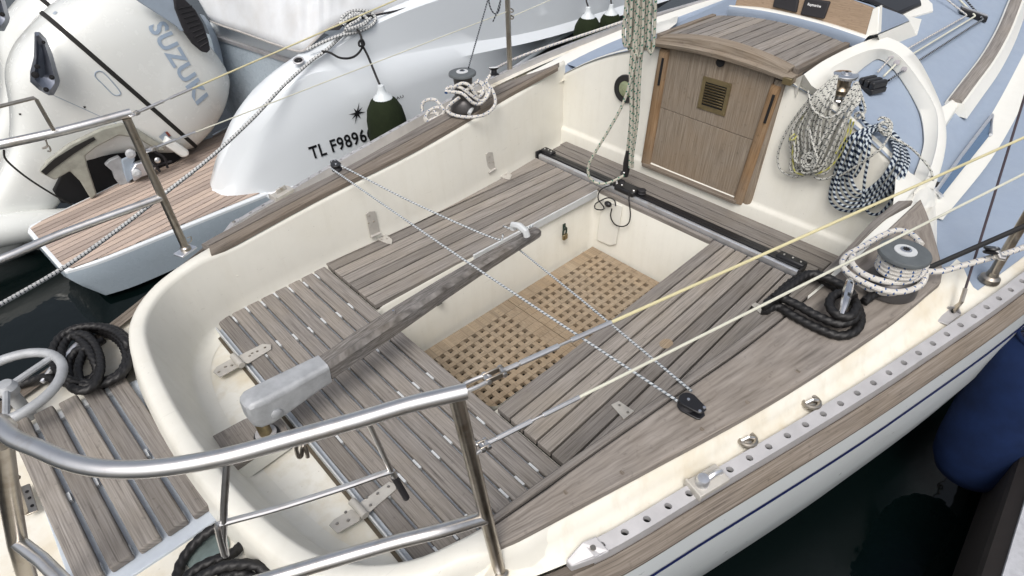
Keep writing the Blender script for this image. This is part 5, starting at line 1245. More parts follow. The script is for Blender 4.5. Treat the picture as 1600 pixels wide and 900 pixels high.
# ---- halyard coils hanging from the cabin winch over the bulkhead
def hb(px, py, off=.0): return hit(px, py, (.246 - off, 0, 0), (1, 0, -.06))
def wtop(px, py): return af(px, py, WC_ + V(-.03, 0, .05))
random.seed(11)
skein = []
for k in range(17):
    t = k / 16; o = .006 + .036 * ((k * 7) % 5) / 4
    lx = lerp(1236, 1292, t) + random.uniform(-4, 4); ly = lerp(212, 190, t) + random.uniform(-12, 12)
    bx_ = lerp(1244, 1288, t) + random.uniform(-5, 5); by = lerp(268, 276, 1 - abs(t - .45)) - 6 + random.uniform(-14, 6)
    rx_ = lerp(1276, 1332, t) + random.uniform(-5, 5); ry_ = lerp(236, 176, t) + random.uniform(-8, 8)
    skein.append([wtop(1308 + random.uniform(-3, 1), 118 + 2 * (k % 4)), af(lerp(1272, 1300, t) + random.uniform(-3, 3), 152, WC_ + V(-.10, .0, 0)), hb(lx, ly, o), hb(lerp(lx, bx_, .5) - 3, lerp(ly, by, .6), o), hb(bx_ - 8, by - 4, o), hb(bx_, by, o), hb(bx_ + 9, by - 6, o), hb(lerp(bx_, rx_, .6), lerp(by, ry_, .5), o), hb(rx_, ry_, o), af(lerp(1318, 1342, t) + random.uniform(-2, 2), 158, WC_ + V(-.08, 0, 0)), wtop(1336 + random.uniform(-3, 4), 128 + 2 * (k % 4))])
ring1 = [hb(1264 + 12 * cos(a) * s_, 252 + 13 * sin(a) * s_, .050) for s_ in (1.0, .72, .45) for a in [2 * pi * i / 9 for i in range(9)]]
wrap = [af(1262, 142, WC_ + V(-.12, .05, 0)), hb(1270, 170, .055), hb(1290, 184, .06), hb(1306, 180, .06), af(1322, 166, WC_ + V(-.12, -.02, 0)), af(1338, 148, WC_ + V(-.09, 0, 0))]
left = [wtop(1306, 120), af(1270, 150, WC_ + V(-.12, .05, 0)), hb(1238, 190, .02), hb(1222, 220, .02), hb(1215, 245, .01), hb(1220, 266, .01), hb(1240, 276, .01), hb(1256, 274, .02)]
mid = [hb(1264, 200, .06), hb(1270, 225, .062), hb(1277, 250, .062), hb(1270, 262, .06)]
low = [hb(1272, 276, .02), hb(1282, 280, .02), hb(1298, 277, .02), hb(1312, 264, .02), hb(1320, 240, .03), hb(1332, 210, .03)]
tailr = [wtop(1341, 130), af(1347, 152, WC_ + V(-.04, 0, 0)), af(1352, 172, WC_ + V(-.06, 0, 0)), hb(1345, 182, .05), hb(1338, 186, .05), hb(1336, 178, .05), hb(1346, 176, .055), hb(1350, 186, .05)]
rope_obj('halyard_coil', 'big skein of thin white and black rope hanging from the small chrome winch', skein + [ring1, wrap, left, mid, low, tailr], .0042, R_HAL, 'rope', n=7, step=.011, smoothk=5)
yel = [[hb(1266 + random.uniform(-2, 2), 160, .035), hb(1256, 180, .03), hb(1247, 205, .03), hb(1241 + random.uniform(-2, 2), 230, .035), hb(1239, 252, .03), hb(1242, 268, .03), hb(1256, 274, .03)] for k in range(3)] + [[hb(1242, 209, .05), hb(1236, 213, .055), hb(1234, 219, .05), hb(1240, 218, .055), hb(1246, 212, .05)], [hb(1334, 190, .03), hb(1326, 215, .03), hb(1314, 240, .03), hb(1296, 262, .03), hb(1274, 273, .03)], [hb(1330, 186, .03), hb(1321, 215, .03), hb(1306, 240, .03)]]
rope_obj('yellow_line', 'thin yellow flecked line looped along the left edge of the white rope skein', yel, .0030, R_YEL, 'rope', n=6)
# navy coil
navy = []
for k in range(6):
    t = k / 5; o = .004 + .03 * ((k * 3) % 4) / 3
    navy.append([arf(1376 + random.uniform(-5, 5), 196 + random.uniform(-3, 3), .02 + .008 * (k % 3)), arf(lerp(1338, 1356, t), 206 + random.uniform(-5, 5), .02), hb(lerp(1318, 1352, t), lerp(232, 226, t) + random.uniform(-5, 5), o + .012), hb(lerp(1297, 1330, t), lerp(300, 262, t), o), hb(lerp(1304, 1334, t), lerp(322, 290, t), o), hb(lerp(1328, 1348, t), lerp(330, 300, t), o), hb(lerp(1372, 1372, t), lerp(318, 284, t), o), hb(lerp(1412, 1390, t), lerp(276, 258, t) + random.uniform(-4, 4), o + .01), arf(lerp(1418, 1398, t), lerp(246, 236, t), .022 + .006 * (k % 3)), arf(lerp(1408, 1392, t), lerp(222, 214, t), .02), arf(1388 + random.uniform(-4, 4), 202, .02 + .008 * (k % 3))])
for k in range(4):
    t = k / 3; navy.append([arf(1384, 202, .03), arf(lerp(1345, 1366, t), 205 + random.uniform(-4, 4), .03), hb(lerp(1326, 1354, t), 228 + random.uniform(-6, 6), .045), hb(lerp(1316, 1346, t), 258 + random.uniform(-6, 6), .045), hb(lerp(1310, 1336, t), 276, .03)])
ext = [hb(1352, 326, .02), hb(1360, 334, .01), hb(1374, 334, .01), hb(1388, 320, .01), hb(1400, 302, .012), hb(1412, 276, .02), arf(1420, 250, .03), arf(1410, 222, .02)]
drop = [arf(1360, 214, .03), hb(1356, 250, .05), hb(1351, 280, .04), hb(1348, 320, .03)]
lead = [wtop(1340, 146), arf(1346, 172, .02), arf(1350, 190, .02), arf(1364, 200, .03)]
rope_obj('navy_coil', 'navy and white rope coil hung over the bulkhead edge beside the white skein', navy + [ext, drop, lead], .0050, R_NAVY, 'rope', n=8, smoothk=6)
# knotted pale line that ties the navy coil and runs to the cam block
random.seed(5)
kt = [[arf(x, y, h) for x, y, h in L] for L in ([(1372, 188, .05), (1378, 183, .06), (1390, 188, .055), (1394, 198, .05), (1388, 208, .05), (1378, 206, .06), (1373, 197, .055), (1380, 190, .065), (1391, 194, .06), (1386, 204, .06), (1376, 200, .065)],
      [(1375, 184, .05), (1384, 186, .065), (1393, 203, .055), (1384, 212, .05), (1374, 203, .05), (1377, 192, .06), (1388, 198, .065), (1392, 210, .05)])]
run = [arf(1390, 212, .04), arf(1404, 220, .04), arf(1420, 229, .05), arf(1436, 243, .075), arf(1452, 262, .075), arf(1457, 276, .07), af(1457, 300, arf(1459, 296)), af(1455, 314, arf(1459, 296))]
run2 = [arf(1390, 212, .045), hb(1376, 232, .06), hb(1350, 252, .06), hb(1324, 268, .05), hb(1308, 278, .03)]
rope_obj('knotted_line', 'thin grey speckled line knotted on the navy coil and led over the white ridge', kt + [run, run2], .0036, R_HAL, 'rope', n=7)
g0 = af(1468, 293, arf(1459, 296)); m = M(); m.tube(resample([g0, linefit(g0, 1600, 233, (g0 - CAM_LOC).length + .42), linefit(g0, 1700, 188, (g0 - CAM_LOC).length + .75)], .012), .0032, n=7); tag(m.build('furling_line', R_TIL, smooth=70), 'thin white and blue speckled line running forward from the black cam block', 'rope')
# ---- three halyards on the roof between clutch and organiser
for (e0, e1, e2), mt, lb in (((arf(1372, 112, .022), arf(1390, 92, .03), arf(1511, 24, .02)), R_WB, 'pale blue and white halyard, uppermost of three on the blue roof'), ((arf(1381, 119, .022), arf(1400, 100, .03), arf(1524, 25, .02)), WIRE_W, 'plain cream halyard between the other two on the blue roof'), ((arf(1388, 126, .022), arf(1412, 110, .03), arf(1536, 30, .02)), R_BLK, 'black and white halyard, lowest of three on the blue roof')):
    f = e2 + (Vector({R_WB: arf(1470, -8, .03), WIRE_W: arf(1492, -8, .03), R_BLK: arf(1502, -8, .03)}[mt]) - e2)
    m = M(); m.tube(resample([e0, e1, e2, f], .012), .0038 if mt is not R_WB else .0034, n=7); tag(m.build('roof_halyard', mt, smooth=70), lb, 'rope')
# ================================================================ the motor boat on the port side
def tri_hit(px, py, rows_, default=None, closed=True):
    best = None; v = ray(px, py); n_ = len(rows_[0])
    for i in range(len(rows_) - 1):
        for j in range(n_ if closed else n_ - 1):
            k = (j + 1) % n_
            for tri in ((rows_[i][j], rows_[i][k], rows_[i + 1][k]), (rows_[i][j], rows_[i + 1][k], rows_[i + 1][j])):
                e1_, e2_ = tri[1] - tri[0], tri[2] - tri[0]; h_ = v.cross(e2_); d_ = e1_.dot(h_)
                if abs(d_) < 1e-12: continue
                s_ = CAM_LOC - tri[0]; u_ = s_.dot(h_) / d_
                if u_ < -.001 or u_ > 1.001: continue
                q_ = s_.cross(e1_); w_ = v.dot(q_) / d_
                if w_ < -.001 or u_ + w_ > 1.001: continue
                t_ = e2_.dot(q_) / d_
                if t_ > 0 and (best is None or t_ < best): best = t_
    return (CAM_LOC + v * best) if best else default
def surf_text(body, A, B, H, bold, mat, name, parent, rows_, lift=.004, closed=True, Yd=2.36):
    """letters along a pixel line A-B, letter height towards pixel offset H (perpendicular), projected on the cowl"""
    tv, tf = text_mesh(body, 1.0, bold=bold, space=1.08, cut=1); wd = max(v.x for v in tv); w0 = min(v.x for v in tv); hh = max(v.y for v in tv); out = []
    for v in tv:
        u = (v.x - w0) / (wd - w0); q = v.y / hh; x = lerp(A[0], B[0], u) + lerp(H[0], H[2], u) * q; y = lerp(A[1], B[1], u) + lerp(H[1], H[3], u) * q
        h = tri_hit(x, y, rows_, None, closed) or ay(x, y, Yd); out.append(h + (CAM_LOC - h).normalized() * lift)
    m = M(); m.add(out, tf); return m.build(name, mat, parent, smooth=0, recalc=False)
MBT = thing('motor_boat', 'white motor boat with planked swim platform and grey cover on the far side', 'motor boat', (.5, 2.6, -.6))
def L3(pts): return [ay(x, y, Y) for x, y, Y in pts]
tp = catmull(L3([(331, 294, 1.950), (345, 258, 1.861), (372, 203, 1.787), (405, 163, 1.755), (440, 131, 1.733), (478, 104, 1.721), (520, 78, 1.711), (580, 42, 1.710), (650, 12, 1.730), (740, -18, 1.800), (860, -60, 1.950), (1010, -110, 2.250)]), 6)
ch = catmull(L3([(331, 296, 1.950), (352, 288, 1.853), (385, 235, 1.760), (425, 180, 1.709), (470, 124, 1.690), (520, 108, 1.691), (580, 93, 1.700), (640, 82, 1.710), (720, 68, 1.760), (830, 50, 1.880), (930, 22, 2.080), (1060, -20, 2.400)]), 6)
ch2 = catmull(L3([(331, 298, 1.95), (354, 294, 1.85), (392, 262, 1.74), (440, 215, 1.68), (490, 168, 1.655), (545, 140, 1.645), (600, 122, 1.645), (660, 104, 1.66), (735, 86, 1.71), (845, 62, 1.83), (940, 34, 2.03), (1070, -8, 2.35)]), 6)
bt = catmull(L3([(331, 301, 1.95), (350, 308, 1.84), (392, 308, 1.75), (440, 297, 1.68), (500, 276, 1.64), (560, 246, 1.63), (620, 214, 1.635), (690, 176, 1.66), (760, 132, 1.74), (860, 66, 2.0), (950, 14, 2.25), (1080, -60, 2.6)]), 6)
rows = []
for a, b, c_, d in zip(tp, ch, ch2, bt): rows.append([a, a.lerp(b, .33), a.lerp(b, .66), b, b.lerp(c_, .08), c_, c_.lerp(d, .3), c_.lerp(d, .6), c_.lerp(d, .85), d, d + V(.01, .03, -.03)])
rows_ = [r[3:10] for r in rows]; m = M(); m.loft(rows); HU = m.build('hull', MBW, MBT, smooth=38)
# lower edge: white lip, dark stripe and dull bottom
m = M(); m2 = M(); m3 = M(); r1, r2, r3 = [], [], []
for d in bt:
    r1.append([d + V(0, -.004, .006), d + V(0, -.016, -.004), d + V(.0, -.012, -.028), d + V(0, .02, -.04)]); r2.append([d + V(0, .012, -.036), d + V(0, .018, -.10)]); r3.append([d + V(0, .018, -.10), d + V(.02, .10, -.35)])
m.loft(r1); m.build('hull_lip', MBW, HU, smooth=60); m2.loft(r2); m2.build('boot_stripe', INK, HU); m3.loft(r3); m3.build('hull_bottom', plain('grey_antifouling', (.20, .20, .21), .7), HU)
# rounded gunwale rim running in from the edge
m = M(); rows = []
for i, a in enumerate(tp):
    t = i / (len(tp) - 1); w_ = .05 + .10 * min(1, t * 3.5); rows.append([a + V(0, 0, -.002), a + V(.002, .012, .008), a + V(.01, w_ * .9, .012 + .02 * t), a + V(.02, w_ * 1.1, .0 + .02 * t), a + V(.05, w_ * 1.2, -.10)])
m.loft(rows); m.build('gunwale', MBW, MBT, smooth=60)
# transom wall inside the quarter
m = M(); P = L3([(500, 112, 1.84), (300, 40, 3.3), (318, 165, 3.2), (352, 200, 2.62), (372, 188, 2.40)]); P = [ay(505, 112, 1.85), ay(330, 55, 2.8), ay(240, 20, 3.4), az(330, 150, -.25), az(390, 205, -.35)]
m.add(P, [(0, 1, 2, 3, 4)]); TRN = m.build('transom', MBG, MBT)
m = M(); a_, b_ = ay(505, 110, 1.84), ay(330, 53, 2.79); m.loft([[a_ + V(0, 0, .008), b_ + V(0, 0, .008)], [a_ + V(-.012, -.012, .0), b_ + V(-.012, -.012, .0)], [a_ + V(-.010, -.010, -.02), b_ + V(-.01, -.01, -.02)]]); m.build('transom_moulding', ALU_P, TRN)
m = M(); bk = [ay(505, 112, 1.85), ay(330, 55, 2.8), ay(326, 20, 2.85), ay(480, 70, 1.9)]; m.add([p + V(.005, .005, .0) for p in bk], [(0, 1, 2, 3)]); m.build('transom_top', MBW, TRN)
for ltr, q, sz in (('4', (351, 112), .075),):
    tv, tf = text_mesh(ltr, sz, bold=.002); nrm = (P[1] - P[0]).cross(P[4] - P[0]).normalized(); nrm = nrm if nrm.dot(CAM_LOC - P[0]) > 0 else -nrm
    o_ = hit(q[0], q[1], P[0], nrm); ux = (P[0] - P[1]).normalized(); uy = nrm.cross(ux); uy = uy if uy.z > 0 else -uy
    m = M(); m.add([o_ + ux * v.x + uy * v.y + nrm * .035 for v in tv], tf); m.build('transom_lettering', INK, TRN, smooth=0, recalc=False)
# swim platform
zp_ = -.35
near = [az(*p, zp_) for p in [(100, 424), (150, 410), (230, 378), (320, 340), (400, 312)]]
farp = [az(*p, zp_) for p in [(43, 357), (56, 348), (160, 300), (270, 243), (372, 188)]]
out = catmull([az(101, 423, zp_), az(160, 405, zp_), az(260, 365, zp_), az(400, 309, zp_), V(.3, 1.70, zp_)], 4)
inn = [V(.3, 2.9, zp_), az(372, 188, zp_), az(270, 241, zp_), az(150, 302, zp_), az(58, 346, zp_), az(45, 352, zp_), az(42, 362, zp_), az(92, 418, zp_)]
m = M(); poly(m, out + inn, (0, 0, -.035)); PL = m.build('swim_platform', MBW, MBT, smooth=40, bevel=.008)
m = M(); full = out + inn; cc = sum(full, V(0, 0, 0)) / len(full)
low1 = [p + V(0, 0, -.02) for p in full]; low2 = [cc + (p - cc) * .985 + V(0.02, .0, -.115) for p in full]; low3 = [cc + (p - cc) * .93 + V(0.05, 0, -.22) for p in full]
m.loft([low1, [cc + (p - cc) * 1.004 + V(0, 0, -.05) for p in full], low2, low3], closed=True); m.build('platform_skirt', MBG, PL, smooth=60)
# planks of the platform, sawn to its outline
def clip_strip(poly2, y0_, y1_):
    def clip(P, f):
        o = []
        for i in range(len(P)):
            a, b = P[i], P[(i + 1) % len(P)]; fa, fb = f(a), f(b)
            if fa >= 0: o.append(a)
            if fa * fb < 0: t = fa / (fa - fb); o.append((a[0] + (b[0] - a[0]) * t, a[1] + (b[1] - a[1]) * t))
        return o
    return clip(clip(poly2, lambda p: p[1] - y0_), lambda p: y1_ - p[1])
th = radians(13); cth, sth = cos(th), sin(th)
o2 = [az(112, 420, zp_), az(170, 399, zp_), az(260, 362, zp_), az(400, 305, zp_), V(.3, 1.73, zp_), V(.3, 2.88, zp_), az(366, 196, zp_), az(270, 246, zp_), az(150, 306, zp_), az(66, 346, zp_), az(48, 358, zp_), az(97, 414, zp_)]
loc = [(p.x * cth + p.y * sth, -p.x * sth + p.y * cth) for p in o2]
m = M(); ylo, yhi = min(p[1] for p in loc), max(p[1] for p in loc); pw = .0435; k = 0; y = ylo
while y < yhi:
    C = clip_strip(loc, y + .0028, y + pw - .0028)
    if len(C) > 2:
        f0 = len(m.f); m.tint = random.random(); W = [V(x * cth - yy * sth, x * sth + yy * cth, zp_ + .006) for x, yy in C]; poly(m, W, (0, 0, -.004)); m.grain(f0, (cth, sth, 0))
    y += pw
PK = m.build('platform_planks', TEAK_P, PL, smooth=0)
m = M(); m.add([p + V(0, 0, .0035) for p in o2], [tuple(range(len(o2)))]); m.build('plank_caulking', CAULK, PL)
# hull lettering, star and small mark
surf_text('TL F98966', (487, 249), (586, 216), (-6, -19, -6, -19), .02, INK, 'hull_lettering', HU, rows_, lift=.005, closed=False, Yd=1.66)
surf_text('AU', (619.5, 156), (631, 152), (-1.3, -4, -1.3, -4), .01, INK, 'hull_lettering', HU, rows_, lift=.005, closed=False, Yd=1.66)
m = M(); P = [(558, 177)]
for k in range(16):
    a = 2 * pi * k / 16 + .12; rr = (17 if k % 4 == 0 else 12.5) if k % 2 == 0 else 4.2; P.append((558 + rr * .82 * sin(a) * 1.0 + rr * .1 * cos(a), 177 - rr * cos(a) - rr * .25 * sin(a)))
P = [tri_hit(x, y, rows_, ay(x, y, 1.66), False) for x, y in P]; P = [p + (CAM_LOC - p).normalized() * .006 for p in P]
m.add(P, [(0, k + 1, (k + 1) % 16 + 1) for k in range(16)]); m.build('star_emblem', INK, HU, smooth=0, recalc=False)
# fairlead eye on the quarter
c = ay(467, 97, 1.745); m = M(); m.lathe([(.030, 0), (.030, .005), (.024, .008), (.022, .003)], c + V(0, 0, .006), V(-.2, -.35, 1), n=22, capped=False); FE = m.build('fairlead_eye', ALU_P, MBT); m = M(); m.lathe([(.023, .002), (.001, .0025)], c + V(0, 0, .006), V(-.2, -.35, 1), n=18, capped=False); m.build('eye_hole', DARK, FE)
# grey cover with folds
random.seed(3)
lo = catmull(L3([(329, 28, 2.75), (334, 36, 2.65), (380, 52, 2.35), (430, 70, 2.05), (470, 81, 1.84), (490, 66, 1.80), (512, 46, 1.79), (545, 32, 1.78), (600, 20, 1.80), (680, -2, 1.84), (780, -30, 1.95)]), 6)
hi = catmull([V(-.55, 3.6, 1.0), V(-.5, 3.45, 1.02), V(-.3, 3.1, 1.04), V(0, 2.8, 1.05), V(.2, 2.6, 1.05), V(.35, 2.55, 1.05), V(.5, 2.5, 1.05), V(.7, 2.5, 1.05), V(1.0, 2.5, 1.05), V(1.4, 2.55, 1.05), V(2.0, 2.7, 1.05)], 6)
m = M(); rows = []
for j in range(25):
    t = j / 24; r = []
    for i, (a, b) in enumerate(zip(lo, hi)):
        p = a.lerp(b, t) + V(0, 0, .22 * sin(pi * min(1, t * 1.1)) * .6); nz = noise.noise(V(i * .23, j * .09, 1.3)) * .06 + noise.noise(V(i * .5 + 9, j * .16, 4)) * .028
        r.append(p + V(-.5, -.6, .5) * nz * min(1, t * 6))
    rows.append(r)
m.loft(rows); CV = m.build('boat_cover', CLOTH, MBT, smooth=80, solid=.004)
m = M(); hem = [p + V(-.002, -.004, .004) for p in lo]; m.tube(hem, .006, n=6); m.build('cover_hem', plain('hem', (.42, .40, .38), .8), CV)
m = M(); m.add(L3([(508, 50, 1.77), (530, 36, 1.76), (536, 40, 1.74), (530, 47, 1.74), (511, 48, 1.75)]), [(0, 1, 2, 3, 4)]); m.tube(L3([(575, 26, 1.74), (620, 17, 1.75), (680, 0, 1.78)]), .006, n=6); m.build('cover_strap', BLACKM, CV)
# deck to close the hull under the cover
m = M(); m.add([p + V(.03, .16, -.01) for p in tp[38::3]] + [V(4, 3.4, .2), V(4, 5, .2), V(.1, 5, .2), V(.0, 3.2, .2)], [tuple(range(len(tp[38::3]) + 4))]); m.build('side_deck', MBW, MBT)
# pale mooring line from the cleat to the lower left
def aY(x, y, Y): return ay(x, y, Y)
dl_ = [aY(545, 45, 1.74), aY(510, 78, 1.70), aY(484, 97, 1.70), aY(440, 137, 1.66), aY(395, 185, 1.62), aY(330, 245, 1.55), aY(250, 308, 1.45), aY(180, 362, 1.35), aY(100, 418, 1.22), aY(0, 476, 1.05), aY(-80, 520, .9)]
ck = [[aY(480, 78, 1.76), aY(500, 68, 1.72), aY(530, 56, 1.70), aY(558, 50, 1.70), aY(580, 40, 1.70), aY(587, 28, 1.72), aY(575, 18, 1.74), aY(552, 17, 1.75), aY(536, 26, 1.74), aY(532, 38, 1.72)],
      [aY(533, 36, 1.72), aY(545, 28, 1.71), aY(560, 23, 1.72), aY(562, 30, 1.70), aY(548, 38, 1.70), aY(540, 46, 1.70), aY(556, 42, 1.69), aY(572, 34, 1.70), aY(580, 28, 1.71)],
      [aY(536, 40, 1.71), aY(550, 22, 1.73), aY(568, 24, 1.72), aY(574, 34, 1.70), aY(560, 42, 1.69), aY(540, 48, 1.70)]]
rope_obj('dock_line', 'white and black mooring line tied on the motor boat and slanting across its platform', [dl_] + ck, .0088, R_DOT, 'rope', n=10)
c = aY(556, 33, 1.74); m = M(); m.tube(catmull([c + V(-.09, .02, -.005), c + V(-.03, 0, .012), c + V(.05, 0, .012), c + V(.11, .0, .0)], 4), .012, n=10); m.build('cleat', BLACK, MBT)
# ---- fenders
def fender(name, label, cx, cy, Y, r, L, hang_px, mat=GREEN_F, group=None, necks=True):
    c = ay(cx, cy, Y); t = thing(name, label, 'fender', c, group)
    prof = [(.02, .0), (r * .30, -.010), (r * .62, -.035), (r * .86, -.085), (r * .97, -.15), (r, -.24), (r, -L * .75), (r * .9, -L * .88), (r * .5, -L * .97), (.01, -L)]
    m = M(); m.lathe(list(reversed(prof)), c, n=32, capped=False); m.build('fender_body', mat, t, smooth=60)
    m = M(); m.lathe([(.058, -.030), (.050, -.012), (.030, .004), (.021, .028), (.018, .05), (.010, .052)], c, n=20); m.build('fender_neck', PVC, t)
    P = [c + V(0, 0, .04)] + [ay(x, y, Yy) for x, y, Yy in hang_px]; m = M(); m.tube(resample(catmull(P, 5), .015), .0065, n=8); m.build('fender_line', R_BLACKT, t)
    return t
fg = 'green covered fenders along the motor boat'
f1 = fender('boat_fender', 'green covered fender beside the black star and registration letters', 597, 147, 1.49, .116, .56, [(588, 120, 1.54), (575, 88, 1.60), (566, 70, 1.63), (564, 56, 1.66), (557, 44, 1.70)], group=fg)
m = M(); m.tube(resample(catmull([aY(503, 80, 1.70), aY(515, 82, 1.66), aY(530, 90, 1.63), aY(545, 91, 1.62), aY(557, 86, 1.62), aY(566, 74, 1.63), aY(564, 64, 1.64)], 5), .012), .006, n=8); m.tube(catmull([aY(561, 66, 1.62), aY(566, 62, 1.61), aY(569, 70, 1.61), aY(562, 72, 1.61)], 4, True), .006, n=8, closed=True); m.build('fender_line', R_BLACKT, f1)
fender('boat_fender', 'front one of the two green fenders left of the hanging mainsheet', 919, 22, 1.78, .115, .5, [(920, 12, 1.80), (916, 0, 1.85), (912, -40, 1.95)], group=fg)
fender('boat_fender', 'rear green fender partly behind its twin left of the mainsheet', 955, 17, 1.98, .112, .48, [(955, 6, 2.0), (953, -40, 2.1)], group=fg)
# ================================================================ outboard engines, tilted up out of the water
EC = V(-1.15, 2.62, .115); EA = V(.893, 0, .45); EF = V(.45, 0, -.893)
def esec(s, hf, hw, cf=0.0, e=3.2, n=40):
    P = []
    for k in range(n):
        a = 2 * pi * k / n; c, s_ = cos(a), sin(a)
        P.append(EC + EA * s + EF * (cf + hf * math.copysign(abs(c) ** (2 / e), c)) + V(0, hw * math.copysign(abs(s_) ** (2 / e), s_), 0))
    return P
def dens(keys, step):
    """smooth interpolation of section keys (s, hf, hw, cf)"""
    P = catmull([V(*k[:3]) for k in keys], 6); Q = catmull([V(k[3], 0, 0) for k in keys], 6); return [(p.x, p.y, p.z, q.x) for p, q in zip(P, Q)]
TOPK = [(.012, .485, .265, 0), (.1, .482, .272, .0), (.2, .462, .268, .005), (.30, .425, .252, .012), (.39, .37, .222, .02), (.46, .30, .18, .03), (.50, .19, .11, .03), (.512, .02, .01, .03)]
LOWK = [(-.012, .482, .262, 0), (-.12, .445, .255, -.03), (-.24, .37, .235, -.085), (-.36, .30, .20, -.10), (-.50, .22, .165, -.05), (-.65, .175, .135, .01), (-.85, .15, .11, .06), (-1.1, .13, .09, .10), (-1.35, .11, .07, .12)]
def outboard(label):
    t = thing('outboard_engine', label, 'outboard motor', EC + V(.3, 0, -.45), 'outboard engines on the motor boat')
    top = [esec(*k) for k in dens(TOPK, 6)]; low = [esec(*k) for k in dens(LOWK, 6)]
    m = M(); m.loft(top, closed=True); m.add(top[-1], [tuple(range(40))]); m.build('top_cowl', ENG, t, smooth=60)
    m = M(); m.loft(low, closed=True); m.add(low[-1], [tuple(range(40))]); m.build('lower_cowl', ENG, t, smooth=60)
    m = M(); m.loft([esec(-.012, .484, .264), esec(-.010, .4895, .2695), esec(.010, .4895, .2695), esec(.012, .487, .267)], closed=True); m.build('cowl_band', CAULK, t, smooth=60)
    return t, top, low
def decal(pxs, rows_, mat, name, parent, lift=.004, cuts=3, maxe=14, solid=0):
    bm = bmesh.new(); vs_ = [bm.verts.new((x, y, 0)) for x, y in pxs]; bm.faces.new(vs_); bmesh.ops.triangulate(bm, faces=bm.faces)
    for _ in range(5):
        ed = [e for e in bm.edges if e.calc_length() > maxe]
        if not ed: break
        bmesh.ops.subdivide_edges(bm, edges=ed, cuts=1); bmesh.ops.triangulate(bm, faces=bm.faces)
    bm.verts.index_update(); out = []; keep = []
    hits = [tri_hit(v.co.x, v.co.y, rows_) for v in bm.verts]
    good = [h for h in hits if h is not None] or [ay(pxs[0][0], pxs[0][1], 2.45)]; avg = sum((h - CAM_LOC).length for h in good) / len(good)
    for v, h in zip(bm.verts, hits):
        if h is None: h = CAM_LOC + ray(v.co.x, v.co.y).normalized() * avg
        out.append(h + (CAM_LOC - h).normalized() * lift)
    fs = [[v.index for v in f.verts] for f in bm.faces]; bm.free(); m = M(); m.add(out, fs); return m.build(name, mat, parent, smooth=60, solid=solid)
E1, top1, low1 = outboard('cream outboard engine nearest the camera, tilted up, with large grey-blue lettering')
allr = low1[::-1] + top1
surf_text('SUZUKI', (231, 41), (309, 164), (27, -10, 17, -15), .03, SILVER_INK, 'cowl_lettering', E1, allr)
rimo = [(319, 24), (333, 44), (344, 74), (351, 112), (351, 140), (345, 168), (338, 182)]; rimi = [(312, 22), (324, 44), (334, 76), (341, 114), (341, 142), (337, 168), (331, 184)]
m = M(); A_ = catmull([ay(x, y, 2.56) for x, y in rimi], 5); B_ = catmull([ay(x, y, 2.60) for x, y in rimo], 5); D_ = catmull([ay(x, y, 2.80) for x, y in rimo], 5); m.loft([[a, b, d] for a, b, d in zip(A_, B_, D_)]); m.build('cowl_rim', GREYB, E1, smooth=60)
lp = [tri_hit(x, y, allr) for x, y in ((149, 114), (155, 111), (162, 114), (172, 124), (186, 141), (188, 147), (183, 149), (176, 147), (163, 134), (150, 121))]
m = M(); m.tube(catmull([p + (CAM_LOC - p).normalized() * .001 for p in lp], 4, True), .003, n=6, closed=True); m.build('latch_outline', GREYB, E1)
pl = [tri_hit(lerp(84, 186, k / 14), lerp(149, 195, k / 14), allr) for k in range(15)]; m = M(); m.tube([p for p in pl if p], .0018, n=5); m.build('parting_line', GREYB, E1)
decal([(248, 214), (258, 205), (268, 213), (258, 223)], allr, GREYB, 'data_plate', E1, .004); decal([(258, 207), (261, 205), (267, 212), (264, 214)], allr, plain('red_mark', (.25, .06, .04), .5), 'data_mark', E1, .006)
decal([(82, 21), (86, 17), (90, 19), (86, 23)], allr, GREYB, 'badge', E1, .004)
for q in ((132, 167), (31, 178)): decal([(q[0] - 2, q[1] - 1), (q[0] + 2, q[1] - 1), (q[0] + 2, q[1] + 2), (q[0] - 1, q[1] + 2)], allr, DARK, 'cowl_hole', E1, .003)
# sculpted grey bracket on the rear of the cowl
def bracket(parent, dx=0, dy=0, Y=2.34):
    q = lambda x, y, o=0: ay(x + dx, y + dy, Y - o)
    rim_ = [q(54, 50), q(62, 50), q(72, 60), q(82, 84), q(94, 126), q(92, 134), q(84, 149), q(76, 149), q(60, 140), q(47, 128), q(47, 112), q(53, 88)]
    mid = [q(56, 56, .05), q(61, 55, .05), q(68, 64, .055), q(76, 88, .06), (q(86, 124, .05)), q(85, 131, .05), q(79, 140, .045), q(74, 141, .045), q(63, 134, .05), q(54, 124, .055), q(54, 112, .06), q(57, 90, .06)]
    core = [q(60, 70, .035), q(62, 70, .035), q(66, 76, .02), q(69, 92, .012), q(70, 110, .012), q(69, 118, .02), q(66, 122, .03), q(63, 121, .03), q(60, 117, .02), q(59, 112, .012), q(59, 104, .012), q(60, 88, .02)]
    m = M(); m.loft([rim_, mid, core], closed=True); m.add(core, [tuple(range(12))]); b = m.build('engine_bracket', plain('bracket_metal', (.22, .24, .29), .28, metallic=.7, var=.3), parent, smooth=60)
    for x, y, r in ((81, 121, .012), (72, 140, .012), (55, 117, .016), (58, 104, .012), (68, 66, .008)):
        m = M(); m.lathe([(r, 0), (r * .5, .004), (.001, .004)], q(x, y, .062), CAM_LOC - EC, n=14, capped=False); m.build('bolt_hole', DARK, b)
bracket(E1)
